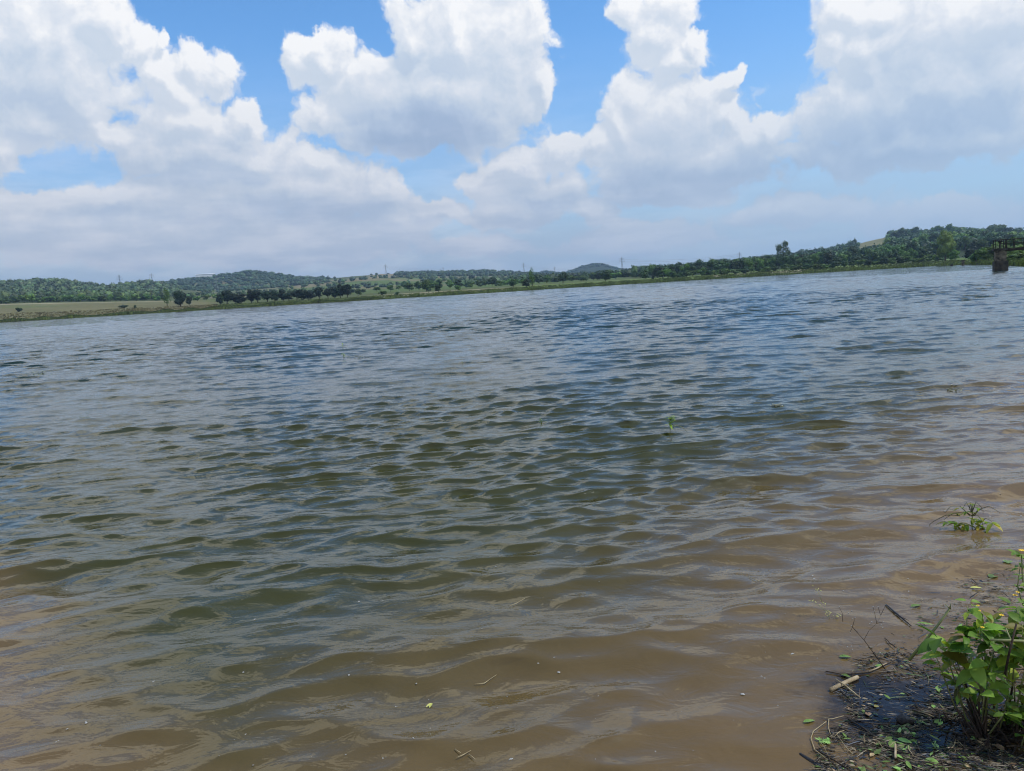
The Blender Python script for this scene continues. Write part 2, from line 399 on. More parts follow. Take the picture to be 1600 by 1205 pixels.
# ------------------------------------------------------------------ sky
SUN_EL, SUN_AZ = R_(58), R_(98)
def build_world():
    w = bpy.data.worlds.new('World'); scene.world = w; w.use_nodes = True
    b = N(w.node_tree)
    # density of the clouds at a direction (azimuth, elevation)
    blobs = [  # column, row, half width, half height in the photograph, turned into directions
        (50,50,95,85),(30,130,85,75),(110,140,80,65),(155,30,38,45),(60,190,60,30),(170,210,50,17),(5,235,30,40),
        (215,62,24,26),(243,60,12,14),(245,110,30,38),(300,98,34,27),(265,140,40,32),(345,125,30,30),
        (385,178,22,26),(372,205,34,34),(300,200,90,50),(330,240,110,50),(235,235,45,40),(410,250,60,40),(500,250,40,24),(475,300,140,48),(590,300,52,34),(630,345,60,36),
        (185,305,55,22),(100,320,80,22),(300,320,150,50),(60,345,110,40),(220,370,200,45),(470,375,190,45),(690,330,50,16),(1000,375,120,22),(1250,330,120,22),(1480,340,110,24),(760,385,90,16),
        (492,62,26,22),(470,95,28,38),(512,95,55,42),(560,130,70,44),(640,60,36,50),(715,60,88,90),(785,80,76,100),(660,150,130,72),(750,170,95,72),(500,185,45,32),(845,130,22,40),(620,210,90,34),
        (800,262,62,26),(742,285,35,25),(880,240,52,30),(930,230,28,26),(850,300,85,38),(800,330,80,34),(925,335,42,26),(735,345,26,14),
        (985,12,34,30),(1050,8,46,32),(1030,50,46,40),(1055,95,52,36),(1085,60,18,18),(1000,150,50,34),(965,190,26,36),(1060,180,105,60),(1140,130,22,18),(1140,180,30,24),(1215,195,32,28),(1180,215,60,34),(1010,250,78,62),(1110,255,110,50),(1060,290,120,30),
        (1325,20,52,34),(1375,22,34,24),(1300,75,28,40),(1360,80,70,60),(1450,60,110,95),(1560,30,90,70),(1450,150,140,66),(1570,130,70,90),(1330,170,80,55),(1560,205,75,34),(1400,225,170,38)]
    shades = [(655,212,125,42,.62),(720,140,130,60,.12),(1080,292,150,34,.50),(1010,262,60,40,.16),(1360,250,190,42,.42),(1440,165,150,70,.22),(330,330,240,46,.22),
              (300,255,110,40,.16),(560,335,130,34,.26),(840,312,95,16,.30),(60,150,110,70,.16),(860,350,120,30,.20),(1110,215,70,30,.10),(620,110,60,30,.08)]
    def grp():
        g = bpy.data.node_groups.new('cloud_density', 'ShaderNodeTree')
        g.interface.new_socket('P', in_out='INPUT', socket_type='NodeSocketVector')
        g.interface.new_socket('D', in_out='OUTPUT', socket_type='NodeSocketFloat')
        c = N(g)
        gi = c.n('NodeGroupInput').outputs[0]
        # ragged, cauliflower-like displacement of the lookup point
        wv = c.n('ShaderNodeTexNoise', noise_dimensions='2D', ins={'Vector': gi, 'Scale': 14., 'Detail': 5., 'Roughness': .6})
        off = c.vm('SCALE', c.vm('SUBTRACT', wv.outputs['Color'], (.5, .5, .5)).outputs[0]); off.inputs['Scale'].default_value = .050
        p = c.vm('ADD', gi, off.outputs[0]).outputs[0]
        acc = None
        for (u, v, rx, ry) in blobs:
            a, e = azel(u, v); ix = F / rx; iy = F / ry
            q = c.vm('MULTIPLY_ADD', p, (ix, iy, 0), (-a*ix, -e*iy, 0)).outputs[0]
            L = c.vm('LENGTH', q).outputs['Value']
            acc = L if acc is None else c.math('SMOOTH_MIN', acc, L, .35)
        f = c.math('SUBTRACT', 1.27, acc)
        f = c.math('MAXIMUM', f, -1.2)
        # open-ended cloud field over the rest of the sky (above and to the sides of the photographed part)
        s = c.n('ShaderNodeSeparateXYZ', ins={0: gi})
        out = c.math('MAXIMUM', c.ramp(s.outputs[1], .385, .46), c.ramp(c.math('ABSOLUTE', s.outputs[0]), .66, .80))
        n0 = c.noise(gi, 2.6, 4, .5, dim='2D')
        gen = c.math('MULTIPLY_ADD', c.math('SUBTRACT', n0, .40), 4.0, 0.0)
        gen = c.math('SUBTRACT', gen, c.ramp(s.outputs[1], .66, .88, True, 0, 2.2))
        gen = c.math('SUBTRACT', c.math('MINIMUM', gen, .9), c.math('MULTIPLY', c.math('SUBTRACT', 1.0, out), 3.0))
        f = c.math('MAXIMUM', f, gen)
        hole = c.vm('LENGTH', c.vm('MULTIPLY', c.vm('SUBTRACT', gi, (.50, .56, 0)).outputs[0], (1/.22, 1/.12, 0)).outputs[0]).outputs['Value']  # gap added in the unseen clouds so the littered corner reflects blue
        f = c.math('SUBTRACT', f, c.ramp(hole, .5, 1.2, True, 1.5, 0))
        vo = c.n('ShaderNodeTexVoronoi', voronoi_dimensions='2D', feature='SMOOTH_F1', ins={'Vector': p, 'Scale': 26., 'Detail': 3., 'Roughness': .55, 'Smoothness': .25})
        n1 = c.noise(p, 17., 6, .55, dim='2D')
        f = c.math('ADD', f, c.math('MULTIPLY', c.math('SUBTRACT', .42, vo.outputs['Distance']), .36))
        f = c.math('ADD', f, c.math('MULTIPLY', c.math('SUBTRACT', n1, .5), .60))
        go = c.n('NodeGroupOutput'); g.links.new(f, go.inputs[0])
        return g
    G = grp()
    D = b.n('ShaderNodeTexCoord').outputs['Generated']
    s = b.n('ShaderNodeSeparateXYZ', ins={0: D})
    az = b.math('ARCTAN2', s.outputs[0], s.outputs[1])
    el = b.math('ARCSINE', b.math('MINIMUM', b.math('MAXIMUM', s.outputs[2], -1), 1))
    el = b.math('ABSOLUTE', el)
    p = b.n('ShaderNodeCombineXYZ', ins={0: az, 1: el}).outputs[0]
    def dens(v):
        g = b.n('ShaderNodeGroup', node_tree=G); b.t.links.new(v, g.inputs[0]); return g.outputs[0]
    d0 = dens(p)
    d1 = dens(b.vm('ADD', p, (.008, .016, 0)).outputs[0])
    sky = b.n('ShaderNodeTexSky', sky_type='NISHITA', sun_disc=False, sun_elevation=SUN_EL, sun_rotation=SUN_AZ, altitude=50, air_density=1.0, dust_density=.8, ozone_density=3.5)
    skc = b.mix(1.0, sky.outputs[0], (1.05, 1.58, 1.92), 'MULTIPLY')
    alpha = b.ramp(d0, -.03, .30)
    lit = b.math('MULTIPLY', b.math('SUBTRACT', d0, d1), .62)
    lit = b.math('MINIMUM', b.math('MAXIMUM', lit, -.15), .34)
    sh = 0.0
    for (u, v, rx, ry, k) in shades:
        a, e = azel(u, v); ix = F / rx; iy = F / ry
        q = b.vm('MULTIPLY_ADD', p, (ix, iy, 0), (-a*ix, -e*iy, 0)).outputs[0]
        t = b.ramp(b.vm('LENGTH', q).outputs['Value'], 0, 1.6, True, k * 1.25, 0)
        sh = t if sh == 0.0 else b.math('ADD', sh, t)
    core = b.ramp(d0, .1, 1.3, True, 0, .10)
    soft = b.noise(p, 9., 5, .55, dim='2D')
    val = b.math('ADD', b.math('SUBTRACT', b.math('SUBTRACT', .79, sh), core), lit)
    val = b.math('ADD', val, b.math('MULTIPLY', b.math('SUBTRACT', soft, .5), .32), clamp=True)
    cr = b.n('ShaderNodeValToRGB'); b.t.links.new(val, cr.inputs[0])
    els = cr.color_ramp.elements
    els[0].position = 0.0; els[0].color = (.33, .46, .67, 1)
    els[1].position = 1.0; els[1].color = (.97, .98, 1.0, 1)
    for pos, c in ((.30, (.46, .58, .76)), (.55, (.62, .71, .83)), (.78, (.77, .82, .90))):
        e_ = els.new(pos); e_.color = c + (1,)
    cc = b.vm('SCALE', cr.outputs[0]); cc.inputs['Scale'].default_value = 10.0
    bright = b.ramp(el, .39, .54, True, 10.0, 15.5)  # clouds above the view brightened to lift the water's reflections
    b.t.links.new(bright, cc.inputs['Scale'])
    warm = b.mix(b.ramp(el, .38, .50), cc.outputs[0], b.mix(1.0, cc.outputs[0], (1.07, 1.0, .88), 'MULTIPLY'))  # same unseen clouds tinted warm to make reflections less blue
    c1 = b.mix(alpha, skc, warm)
    # distant cloud deck whitening towards the skyline
    hz = b.math('MULTIPLY', b.ramp(el, .0, .33, True, 1, 0), b.ramp(b.noise(b.vm('MULTIPLY', p, (1, 2.6, 1)).outputs[0], 6., 5, .55, dim='2D'), .2, .75, True, .85, 1.12), clamp=True)
    hz2 = b.ramp(el, .045, .19, True, .98, 0)
    band = b.noise(b.vm('MULTIPLY', p, (1, 4.5, 1)).outputs[0], 9., 5, .6, dim='2D')
    hc = b.mix(b.ramp(band, .35, .68), (4.1, 4.9, 6.3), (5.5, 6.0, 7.1))
    hc = b.mix(b.ramp(az, -.1, .6), hc, (4.2, 5.6, 7.4))
    fac = b.math('MAXIMUM', b.math('MULTIPLY', hz, .86), b.math('MULTIPLY', hz2, .90))
    c2 = b.mix(fac, c1, hc)
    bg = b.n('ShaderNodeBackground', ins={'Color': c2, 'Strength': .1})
    o = b.n('ShaderNodeOutputWorld'); b.t.links.new(bg.outputs[0], o.inputs[0])
    w.cycles.sampling_method = 'MANUAL'; w.cycles.sample_map_resolution = 1024
build_world()
sun_d = bpy.data.lights.new('sun', 'SUN'); sun_d.energy = 2.7; sun_d.angle = R_(.6); sun_d.color = (1, .955, .89)
sun = bpy.data.objects.new('sun', sun_d); COL.objects.link(sun)
sdir = Vector((math.sin(SUN_AZ)*math.cos(SUN_EL), math.cos(SUN_AZ)*math.cos(SUN_EL), math.sin(SUN_EL)))
sun.rotation_euler = sdir.to_track_quat('Z', 'Y').to_euler(); sun.location = (60, 40, 120)

# ------------------------------------------------------------------ ground
def build_ground():
    rr = np.unique(np.concatenate([np.geomspace(.4, 12, 90), np.geomspace(12, 300, 90), np.linspace(300, 700, 160), np.geomspace(700, 6000, 240)]))
    A, Rr = np.meshgrid(AZD, rr)
    Z = ground_z(A, Rr)
    X = Rr*np.sin(A); Y = Rr*np.cos(A)
    inv = np.interp(A, AZ, XS, left=-400, right=2000)       # which part of the far bank this is
    rs = np.interp(A, AZD, RSD)
    n1 = lum(X, Y, 45); n2 = lum(X + 300, Y, 130); n3 = lum(X, Y - 90, 18)
    def col(c): return np.broadcast_to(np.array(c, float), X.shape + (3,)).copy()
    base = col((.085, .10, .035))
    tan = np.array((.21, .165, .088)); green = np.array((.10, .15, .035)); dark = np.array((.020, .034, .014)); pale = np.array((.34, .29, .18)); bright = np.array((.15, .20, .055))
    def put(mask, c):
        mask = mask[..., None]; base[:] = base * (1 - mask) + np.asarray(c) * mask
    s = lambda v, a, b: np.clip((v - a) / (b - a), 0, 1)
    d = Rr - rs
    # wooded hills have dark ground
    put(s(Rr, 930, 990) * s(-inv, -255, -240), dark)
    put(s(Rr, 2250, 2400) * s(-inv, -505, -480), dark * 1.5)
    put(s(inv, 985, 1010) * s(Rr, 560, 640), dark)
    put(s(Rr, 3000, 3200) * 1.0, dark * 1.3)
    put(s(inv, 640, 700) * s(-inv, -1000, -980) * s(Rr, 2100, 2250), dark)
    # fields
    put(s(-inv, -350, -320) * s(d, 10, 30) * s(-Rr, -880, -850), np.array((.165, .145, .068)))
    put(s(-inv, -330, -300) * s(-Rr, -870, -835) * s(Rr, 700, 760) * s(n1, -.1, .5) * .7, green)
    put(s(-inv, -290, -270) * s(Rr, 845, 865) * s(-Rr, -900, -885), pale)
    mid = s(inv, 300, 330) * s(-inv, -990, -960)
    put(mid * s(Rr, 700, 760) * s(-Rr, -2300, -2200) * s(n2, -.2, .25) * .8, green)
    put(mid * s(Rr, 1000, 1050) * s(-Rr, -2500, -2400) * s(-n2, .0, .3) * .7, tan * 1.15)
    put(mid * s(Rr, 1100, 1200) * s(-Rr, -2400, -2300) * s(n1, .2, .45) * .8, tan * 1.05)
    put(s(inv, 570, 585) * s(-inv, -660, -640) * s(Rr, 2000, 2100) * s(-Rr, -2750, -2700), tan * 1.2)
    put(s(inv, 450, 470) * s(-inv, -520, -500) * s(Rr, 1500, 1600) * s(-Rr, -2000, -1900), tan * 1.1)
    put(s(inv, 800, 820) * s(-inv, -1400, -1350) * s(d, 8, 20) * s(-Rr, -640, -600), bright)
    put(s(inv, 560, 640) * s(-inv, -800, -760) * s(d, 25, 40) * s(-Rr, -620, -590), pale * .85)
    put(s(inv, 1090, 1120) * s(-inv, -1290, -1270) * s(d, 22, 34) * s(-Rr, -580, -560), pale * .8)
    put(s(inv, 1310, 1330) * s(-inv, -1400, -1385) * s(Rr, 1190, 1210), np.array((.20, .18, .08)))
    put(s(inv, 1440, 1480) * s(-Rr, -640, -600), green)
    put(s(d, -2, .2) * s(-d, -9, -7), np.array((.075, .10, .028)))
    put(s(d, -30, -5) * 0 + (d < .3) * 1.0, np.array((.03, .022, .014)))
    put((Rr < 30) * 1.0 * (d > .3), np.array((.06, .045, .03)))
    base *= (1 + .12 * n3[..., None])
    me = grid_mesh('ground', X, Y, Z, MAT['ground'], base, wrap=True)
    o = link('ground', me); o['kind'] = 'structure'
build_ground()

# ------------------------------------------------------------------ water
def build_water():
    rr = [.5]
    while rr[-1] < 4000:
        r = rr[-1]
        if r < 60: dr = min(max(.009, r*r/2300.), .09)
        elif r < 150: dr = .18
        elif r < 480: dr = .45
        elif r < 620: dr = 3.
        else: dr = 250.
        if r < 1.3: dr = .03
        rr.append(r + dr)
    rr = np.array(rr)
    a = np.concatenate([np.linspace(-180, -60, 50)[:-1], np.linspace(-60, -40, 90)[:-1], np.linspace(-40, 40, 880), np.linspace(40, 60, 90)[1:], np.linspace(60, 180, 50)[1:-1]]) * math.pi / 180
    # reflect only what the terrain leaves open: stop the sheet a little inland of the shore
    A, Rr = np.meshgrid(a, rr)
    lim = np.interp(A, AZD, RSD) + 25
    Rr = np.minimum(Rr, lim)
    X = Rr*np.sin(A); Y = Rr*np.cos(A)
    ml = np.maximum(.0, 2.2 * np.maximum(np.gradient(rr)[:, None], .0)) * np.ones_like(A)
    ml = np.maximum(ml, .1)
    dx, dy, z = wave(X, Y, ml)
    fade = np.clip((500 - Rr) / 40, 0, 1)
    me = grid_mesh('water', X + dx*fade, Y + dy*fade, z*fade, MAT['water'], wrap=True)
    o = link('water', me); o['kind'] = 'structure'
build_water()

# ------------------------------------------------------------------ trees
PH = (1 + 5**.5) / 2
ICO_V = np.array([(-1,PH,0),(1,PH,0),(-1,-PH,0),(1,-PH,0),(0,-1,PH),(0,1,PH),(0,-1,-PH),(0,1,-PH),(PH,0,-1),(PH,0,1),(-PH,0,-1),(-PH,0,1)], float)
ICO_V /= np.linalg.norm(ICO_V[0])
ICO_F = [(0,11,5),(0,5,1),(0,1,7),(0,7,10),(0,10,11),(1,5,9),(5,11,4),(11,10,2),(10,7,6),(7,1,8),(3,9,4),(3,4,2),(3,2,6),(3,6,8),(3,8,9),(4,9,5),(2,4,11),(6,2,10),(8,6,7),(9,8,1)]
def leaf_quads(r, cen, rad, n, size, flat=.25, up=.15):
    d = r.normal(size=(n, 3)); d[:, 2] += up; d /= np.linalg.norm(d, axis=1)[:, None]
    rr = r.uniform(.72, 1.12, n)[:, None]
    c = cen + d * rr * rad
    nrm = d + r.normal(size=(n, 3)) * .55; nrm /= np.linalg.norm(nrm, axis=1)[:, None]
    a = np.cross(nrm, r.normal(size=(n, 3))); a /= np.linalg.norm(a, axis=1)[:, None]
    b = np.cross(nrm, a)
    s = size * r.uniform(.5, 1.3, n)[:, None]
    vs = np.stack([c + a*s, c + b*s*.8, c - a*s*.9, c - b*s*.8], 1).reshape(-1, 3)
    fs = [(4*i, 4*i+1, 4*i+2, 4*i+3) for i in range(n)]
    return vs, fs
def crown_mesh(name, seed, mat, kind='round', n=900, lumps=12, size=.045, core=True):
    r = np.random.default_rng(seed); m = MB()
    L = []
    for i in range(lumps):
        t = (i + .5) / lumps
        if kind == 'round':
            h = .28 + .60 * r.uniform(); w = .5 * math.sqrt(max(.05, 1 - ((h - .52)/.52)**2))
            rad = r.uniform(.16, .27)
            an = r.uniform(0, 6.28); q = r.uniform(.3, 1) * max(w - rad*.7, 0)
        elif kind == 'tall':
            h = .18 + .74 * t; w = .5 * (1 - abs(h - .5) * 1.0) ; rad = r.uniform(.13, .22) * (1.15 - .6*abs(h-.45))
            an = r.uniform(0, 6.28); q = r.uniform(.2, 1) * max(w - rad*.6, 0)
        elif kind == 'bush':
            h = r.uniform(.15, .62); w = .5; rad = r.uniform(.18, .3); an = r.uniform(0, 6.28); q = r.uniform(.2, 1) * .32
        else:  # open
            h = .34 + .58 * r.uniform(); w = .5 * math.sqrt(max(.05, 1 - ((h - .6)/.45)**2)); rad = r.uniform(.09, .16)
            an = r.uniform(0, 6.28); q = r.uniform(.4, 1) * max(w - rad*.6, 0)
        L.append((np.array([q*math.cos(an), q*math.sin(an), h]), rad))
    tot = sum(x[1]**2 for x in L)
    for cen, rad in L:
        e = np.array([rad, rad, rad * r.uniform(.7, .95)])
        if core:
            m.add(cen + ICO_V * e * r.uniform(.62, .95, (12, 1)), ICO_F)
        vs, fs = leaf_quads(r, cen, e, max(6, int(n * rad**2 / tot)), size)
        m.add(vs, fs)
    return m.mesh(name, mat)
def trunk_mesh(name, seed, rad=.035, limbs=5):
    r = np.random.default_rng(seed); m = MB()
    lean = r.uniform(-.03, .03, 2)
    pts = [(0, 0, -.06), (lean[0]*.4, lean[1]*.4, .18), (lean[0], lean[1], .42), (lean[0]*1.4, lean[1]*1.2, .72)]
    m.tube(pts, [rad*1.25, rad, rad*.75, rad*.25], 7)
    for i in range(limbs):
        a = r.uniform(0, 6.28); h = r.uniform(.24, .5); l = r.uniform(.18, .34)
        p0 = np.array([lean[0], lean[1], h])
        p1 = p0 + np.array([math.cos(a)*l*.5, math.sin(a)*l*.5, .12]); p2 = p0 + np.array([math.cos(a)*l, math.sin(a)*l, .26])
        m.tube([p0, p1, p2], [rad*.5, rad*.35, rad*.12], 5)
    return m.mesh(name, MAT['bark'])
TRUNKS = [trunk_mesh('trunk', s) for s in (1, 2, 3)]
def variants(kind, mat, n, seeds, **kw): return [crown_mesh('crown', s, MAT[mat], kind, n, **kw) for s in seeds]
CR_ = {
 'dark': variants('round', 'leaf_dark', 650, (11, 12, 13, 14), size=.055),
 'black': variants('round', 'leaf_black', 650, (15, 16, 17, 18), size=.055),
 'mid': variants('round', 'leaf_mid', 650, (21, 22, 23, 24), size=.055),
 'pale': variants('round', 'leaf_pale', 600, (31, 32, 33), size=.055),
 'bush': variants('bush', 'leaf_mid', 420, (41, 42, 43), size=.07, lumps=8),
 'bushdark': variants('bush', 'leaf_dark', 420, (44, 45), size=.07, lumps=8),
 'bushpale': variants('bush', 'leaf_pale', 420, (46, 47), size=.07, lumps=8),
 'bigdark': [crown_mesh('crown', 51, MAT['leaf_black'], 'round', 2600, 22, .032)],
 'tallpale': [crown_mesh('crown', 52, MAT['leaf_olive'], 'tall', 3600, 30, .024)],
 'open': [crown_mesh('crown', 57, MAT['leaf_mid'], 'open', 1800, 30, .028, core=False)],
 'slim': [crown_mesh('crown', 54, MAT['leaf_mid'], 'tall', 900, 18, .035, core=False)],
}
TAZ = np.linspace(az_of(-300), az_of(1900), 600); TX = np.linspace(-300, 1900, 600)
TAZ = np.array([az_of(x) for x in TX])
def base_at(u, r):
    az = float(np.interp(u, TX, TAZ)); z = float(ground_z(az, r))
    return az, np.array([r*math.sin(az), r*math.cos(az), z])
def depth_of(p): return float(np.dot(p - CP, F0))
tree_count = [0]
def tree(u, r, hpx, wpx, kind, label, group=None, cat='tree', name='tree', sink=0.0):
    az, p = base_at(u, r)
    s = depth_of(p) / F
    H = hpx * s; Wd = wpx * s
    p = p.copy(); p[2] -= sink
    o = empty(name, p, random.uniform(0, 6.28))
    i = tree_count[0]; tree_count[0] += 1
    k = CR_[kind]
    c = link('crown', k[i % len(k)], o); c.scale = (Wd, Wd, H)
    if 'bush' in kind: pass
    t = link('trunk', TRUNKS[i % 3], o); t.scale = (min(Wd, H*.9), min(Wd, H*.9), H * .9)
    tag(o, label, cat, group)
    return o
ROW = 'dense dark broadleaf tree in the long straight row along the left far bank'
GR = 'trees in the dark row on the left bank'
tree(283, 560, 24, 25, 'bigdark', 'big round dark tree standing alone just left of the dark tree row', name='round_tree')
tree(296, 600, 14, 12, 'dark', 'smaller dark tree touching the right side of the big round dark tree', name='small_tree')
tree(262, 620, 26, 15, 'slim', 'slender lighter tree just left of the big round dark tree', name='slender_tree')
tree(194, 620, 6, 18, 'bushdark', 'low wide dark bush in the tan field on the left', cat='bush', name='field_bush')
tree(212, 600, 6, 5, 'bushdark', 'tiny upright dark bush in the tan field, right of the low wide bush', cat='bush', name='field_bush')
tree(30, 640, 9, 12, 'bushdark', 'dark rounded bush at the top of the tan field near the left edge', cat='bush', name='field_bush')
rw = random.Random(4)
for i, x in enumerate([346, 357, 367, 379, 392, 404, 417, 429, 441, 450, 463, 472, 487, 500, 511, 522, 533, 545]):
    tree(x + rw.uniform(-2, 2), 560 + rw.uniform(-6, 6), rw.uniform(14, 23) if i not in (9, 12) else 12, rw.uniform(14, 24), 'black', ROW, GR, name='row_tree')
tree(560, 600, 11, 14, 'mid', 'green tree closing the right end of the dark tree row', name='tree')
tree(598, 560, 8, 14, 'mid', 'rounded green tree on open ground right of the dark tree row', name='tree')
tree(621, 545, 6, 9, 'bushdark', 'small dark bush near the water, right of the dark tree row', cat='bush', name='shore_bush')
tree(670, 560, 11, 11, 'dark', 'left one of the two dark round trees near the middle of the far bank', name='tree')
tree(685, 560, 11, 14, 'dark', 'right one of the two dark round trees near the middle of the far bank', name='tree')
tree(667, 640, 20, 16, 'mid', 'taller mid green tree behind the two dark round trees', name='tree')
tree(716, 580, 9, 12, 'mid', 'round green bush tree just right of the two dark round trees', name='tree')
tree(802, 540, 14, 12, 'dark', 'dark shore tree left of the tall slim tree at mid bank', name='tree')
tree(822, 520, 13, 18, 'dark', 'wide dark bushy tree at the foot of the tall slim tree', name='tree')
tree(832, 560, 28, 13, 'slim', 'tall slim green tree left of the distant cone shaped hill', name='slender_tree')
tree(859, 480, 5, 6, 'bush', 'small lone bush in the bright green shore meadow', cat='bush', name='shore_bush')
tree(880, 620, 17, 18, 'dark', 'dark round tree below the left foot of the cone shaped hill', name='tree')
tree(946, 590, 16, 23, 'dark', 'broad dark round tree below the right foot of the cone shaped hill', name='tree')
tree(1008, 570, 15, 17, 'dark', 'dark round tree where the right hand wood begins', name='tree')
tree(1021, 560, 7, 7, 'bushdark', 'little dark bush at the meadow edge where the right hand wood begins', cat='bush', name='shore_bush')
tree(1224, 760, 40, 26, 'open', 'tall open crowned tree rising alone above the right hand wood', name='open_tree')
tree(1477, 520, 48, 34, 'tallpale', 'tall pale green tree in front of the right wooded hill', name='pale_tree')
tree(1516, 480, 17, 24, 'bigdark', 'broad dark bush right of the tall pale green tree', cat='bush', name='dark_bush')
tree(1492, 500, 18, 20, 'mid', 'mid green bush tucked between the tall pale tree and the broad dark bush', name='green_bush', cat='bush')
# hedge and wood rows on the right: every tree near enough to tell apart
def rowof(x0, x1, step, r0, r1, h0, h1, w0, w1, kinds, label, group, name, seed):
    q = random.Random(seed); x = x0
    while x < x1:
        tree(x, q.uniform(r0, r1), q.uniform(h0, h1), q.uniform(w0, w1), q.choice(kinds), label, group, name=name, cat='bush' if 'bush' in name else 'tree')
        x += step * q.uniform(.7, 1.3)
rowof(1035, 1470, 12, 535, 570, 9, 15, 13, 22, ['bush', 'mid', 'bush', 'bushdark', 'dark'], 'low rounded shrub in the front row of the right hand wood above the grassy bank', 'shrubs along the front of the right wood', 'wood_edge_bush', 5)
rowof(1020, 1460, 11, 600, 660, 14, 21, 15, 23, ['dark', 'mid', 'dark'], 'dark tree in the second row of the right hand wood behind the shrubs', 'second row trees of the right wood', 'wood_tree', 6)
rowof(1080, 1610, 13, 720, 800, 17, 24, 17, 26, ['dark', 'dark', 'mid'], 'dark crowned tree in the middle rows of the right hand wood', 'middle trees of the right wood', 'wood_tree', 7)
rowof(1390, 1640, 14, 1000, 1050, 16, 24, 18, 28, ['mid', 'dark', 'pale'], 'rounded tree halfway up the right wooded hill', 'trees on the slope of the right hill', 'hill_tree', 8)
rowof(1400, 1640, 15, 1450, 1650, 12, 19, 17, 26, ['mid', 'mid', 'dark'], 'rounded tree on the upper slope of the right wooded hill', 'trees near the top of the right hill', 'hill_tree', 9)
rowof(1530, 1660, 11, 300, 380, 18, 30, 20, 34, ['mid', 'bush', 'pale', 'mid'], 'bright green bush on the bank behind the concrete water tower', 'bushes on the bank behind the concrete tower', 'bank_bush', 10)
rowof(1576, 1700, 12, 195, 240, 9, 17, 20, 34, ['bush', 'bushpale'], 'low leafy bush on the bank just right of the concrete tower', 'low bushes right of the concrete tower', 'bank_bush', 12)
tree(1559, 1500, 21, 34, 'mid', 'largest crown on the skyline of the right wooded hill', name='hill_tree')
rowof(-60, 250, 13, 905, 960, 9, 14, 12, 22, ['bush', 'mid', 'pale', 'bush'], 'green tree in the front fringe of the left wooded hill above the tan field', 'front fringe of the left hill wood', 'hill_fringe_tree', 11)
rowof(640, 1000, 14, 760, 860, 10, 15, 13, 22, ['mid', 'dark', 'bush'], 'green tree in the belt behind the shore meadow at mid bank', 'tree belt behind the mid bank meadow', 'belt_tree', 13)
rowof(310, 640, 16, 800, 980, 6, 10, 9, 16, ['mid', 'bush', 'pale', 'dark'], 'small tree among the fields behind the dark tree row', 'small trees among the left fields', 'field_tree', 14)

# the far woods that read as one mass
def far_wood():
    r = np.random.default_rng(99); m = MB()
    zones = [  # x0,x1,r0,r1,spacing,height,width,keep,(colour)
        (-260, 252, 960, 1350, 13, 9, 13, 1.0, (.040, .066, .023)), (-260, 275, 1350, 1900, 15, 9, 14, 1.0, (.045, .072, .029)),
        (225, 505, 1880, 2760, 20, 8, 17, 1.0, (.026, .048, .020)),
        (300, 640, 1000, 2200, 27, 6, 11, .48, (.030, .052, .018)),
        (470, 640, 2200, 2750, 30, 6, 12, .28, (.030, .050, .018)), (630, 840, 2100, 2760, 20, 9, 15, 1.0, (.026, .046, .017)),
        (640, 840, 1000, 2100, 26, 8, 14, .66, (.032, .056, .018)), (830, 1020, 880, 2400, 21, 8, 14, .85, (.026, .046, .017)),
        (815, 1000, 3250, 3800, 26, 7, 20, 1.0, (.022, .040, .016)),
        (1000, 1330, 820, 1900, 15, 10, 14, 1.0, (.023, .048, .013)), (1330, 1400, 820, 1180, 15, 9, 15, 1.0, (.023, .048, .013)),
        (1395, 1750, 820, 1880, 14, 10, 15, 1.0, (.028, .060, .015))]
    for (x0, x1, r0, r1, sp, h, w, keep, c) in zones:
        a0 = np.interp(x0, TX, TAZ); a1 = np.interp(x1, TX, TAZ)
        rr = r0
        while rr < r1:
            na = int((a1 - a0) * rr / sp)
            az = np.linspace(a0, a1, max(na, 2)) + r.normal(0, .35*sp/rr, max(na, 2))
            rad = rr + r.uniform(-.5, .5, len(az)) * sp
            Zg = ground_z(az, rad)
            for a, q, z in zip(az, rad, Zg):
                xx, yy = q*math.sin(a), q*math.cos(a)
                if keep < 1:
                    if keep < .7:
                        if float(lum(xx + 50, yy, 55)) < (1 - keep) * .9 - .25 and r.uniform() > .12: continue
                    elif r.uniform() > keep: continue
                H = h * r.uniform(.65, 1.35); Wd = w * r.uniform(.6, 1.15)
                k = r.uniform(.8, 2.7); cc = np.array(c) * k * np.array([r.uniform(.9, 1.2), 1, r.uniform(.85, 1.1)])
                cen = np.array([xx, yy, z + H*.5])
                e = np.array([Wd*.5, Wd*.5, H*.55])
                V = cen + ICO_V * e * r.uniform(.7, 1.1, (12, 1))
                m.add(V, ICO_F, cc)
                vs, fs = leaf_quads(r, cen, e, 14 if rr < 2000 else 8, Wd*.13, up=.5)
                m.add(vs, fs, cc)
            rr += sp * (1.35 if rr < 2000 else 1.5)
    o = m.build('far_woods', MAT['leaf_wood'])
    tag(o, 'distant woods covering the hills and slopes behind the lake', 'woods', kind='stuff')
far_wood()

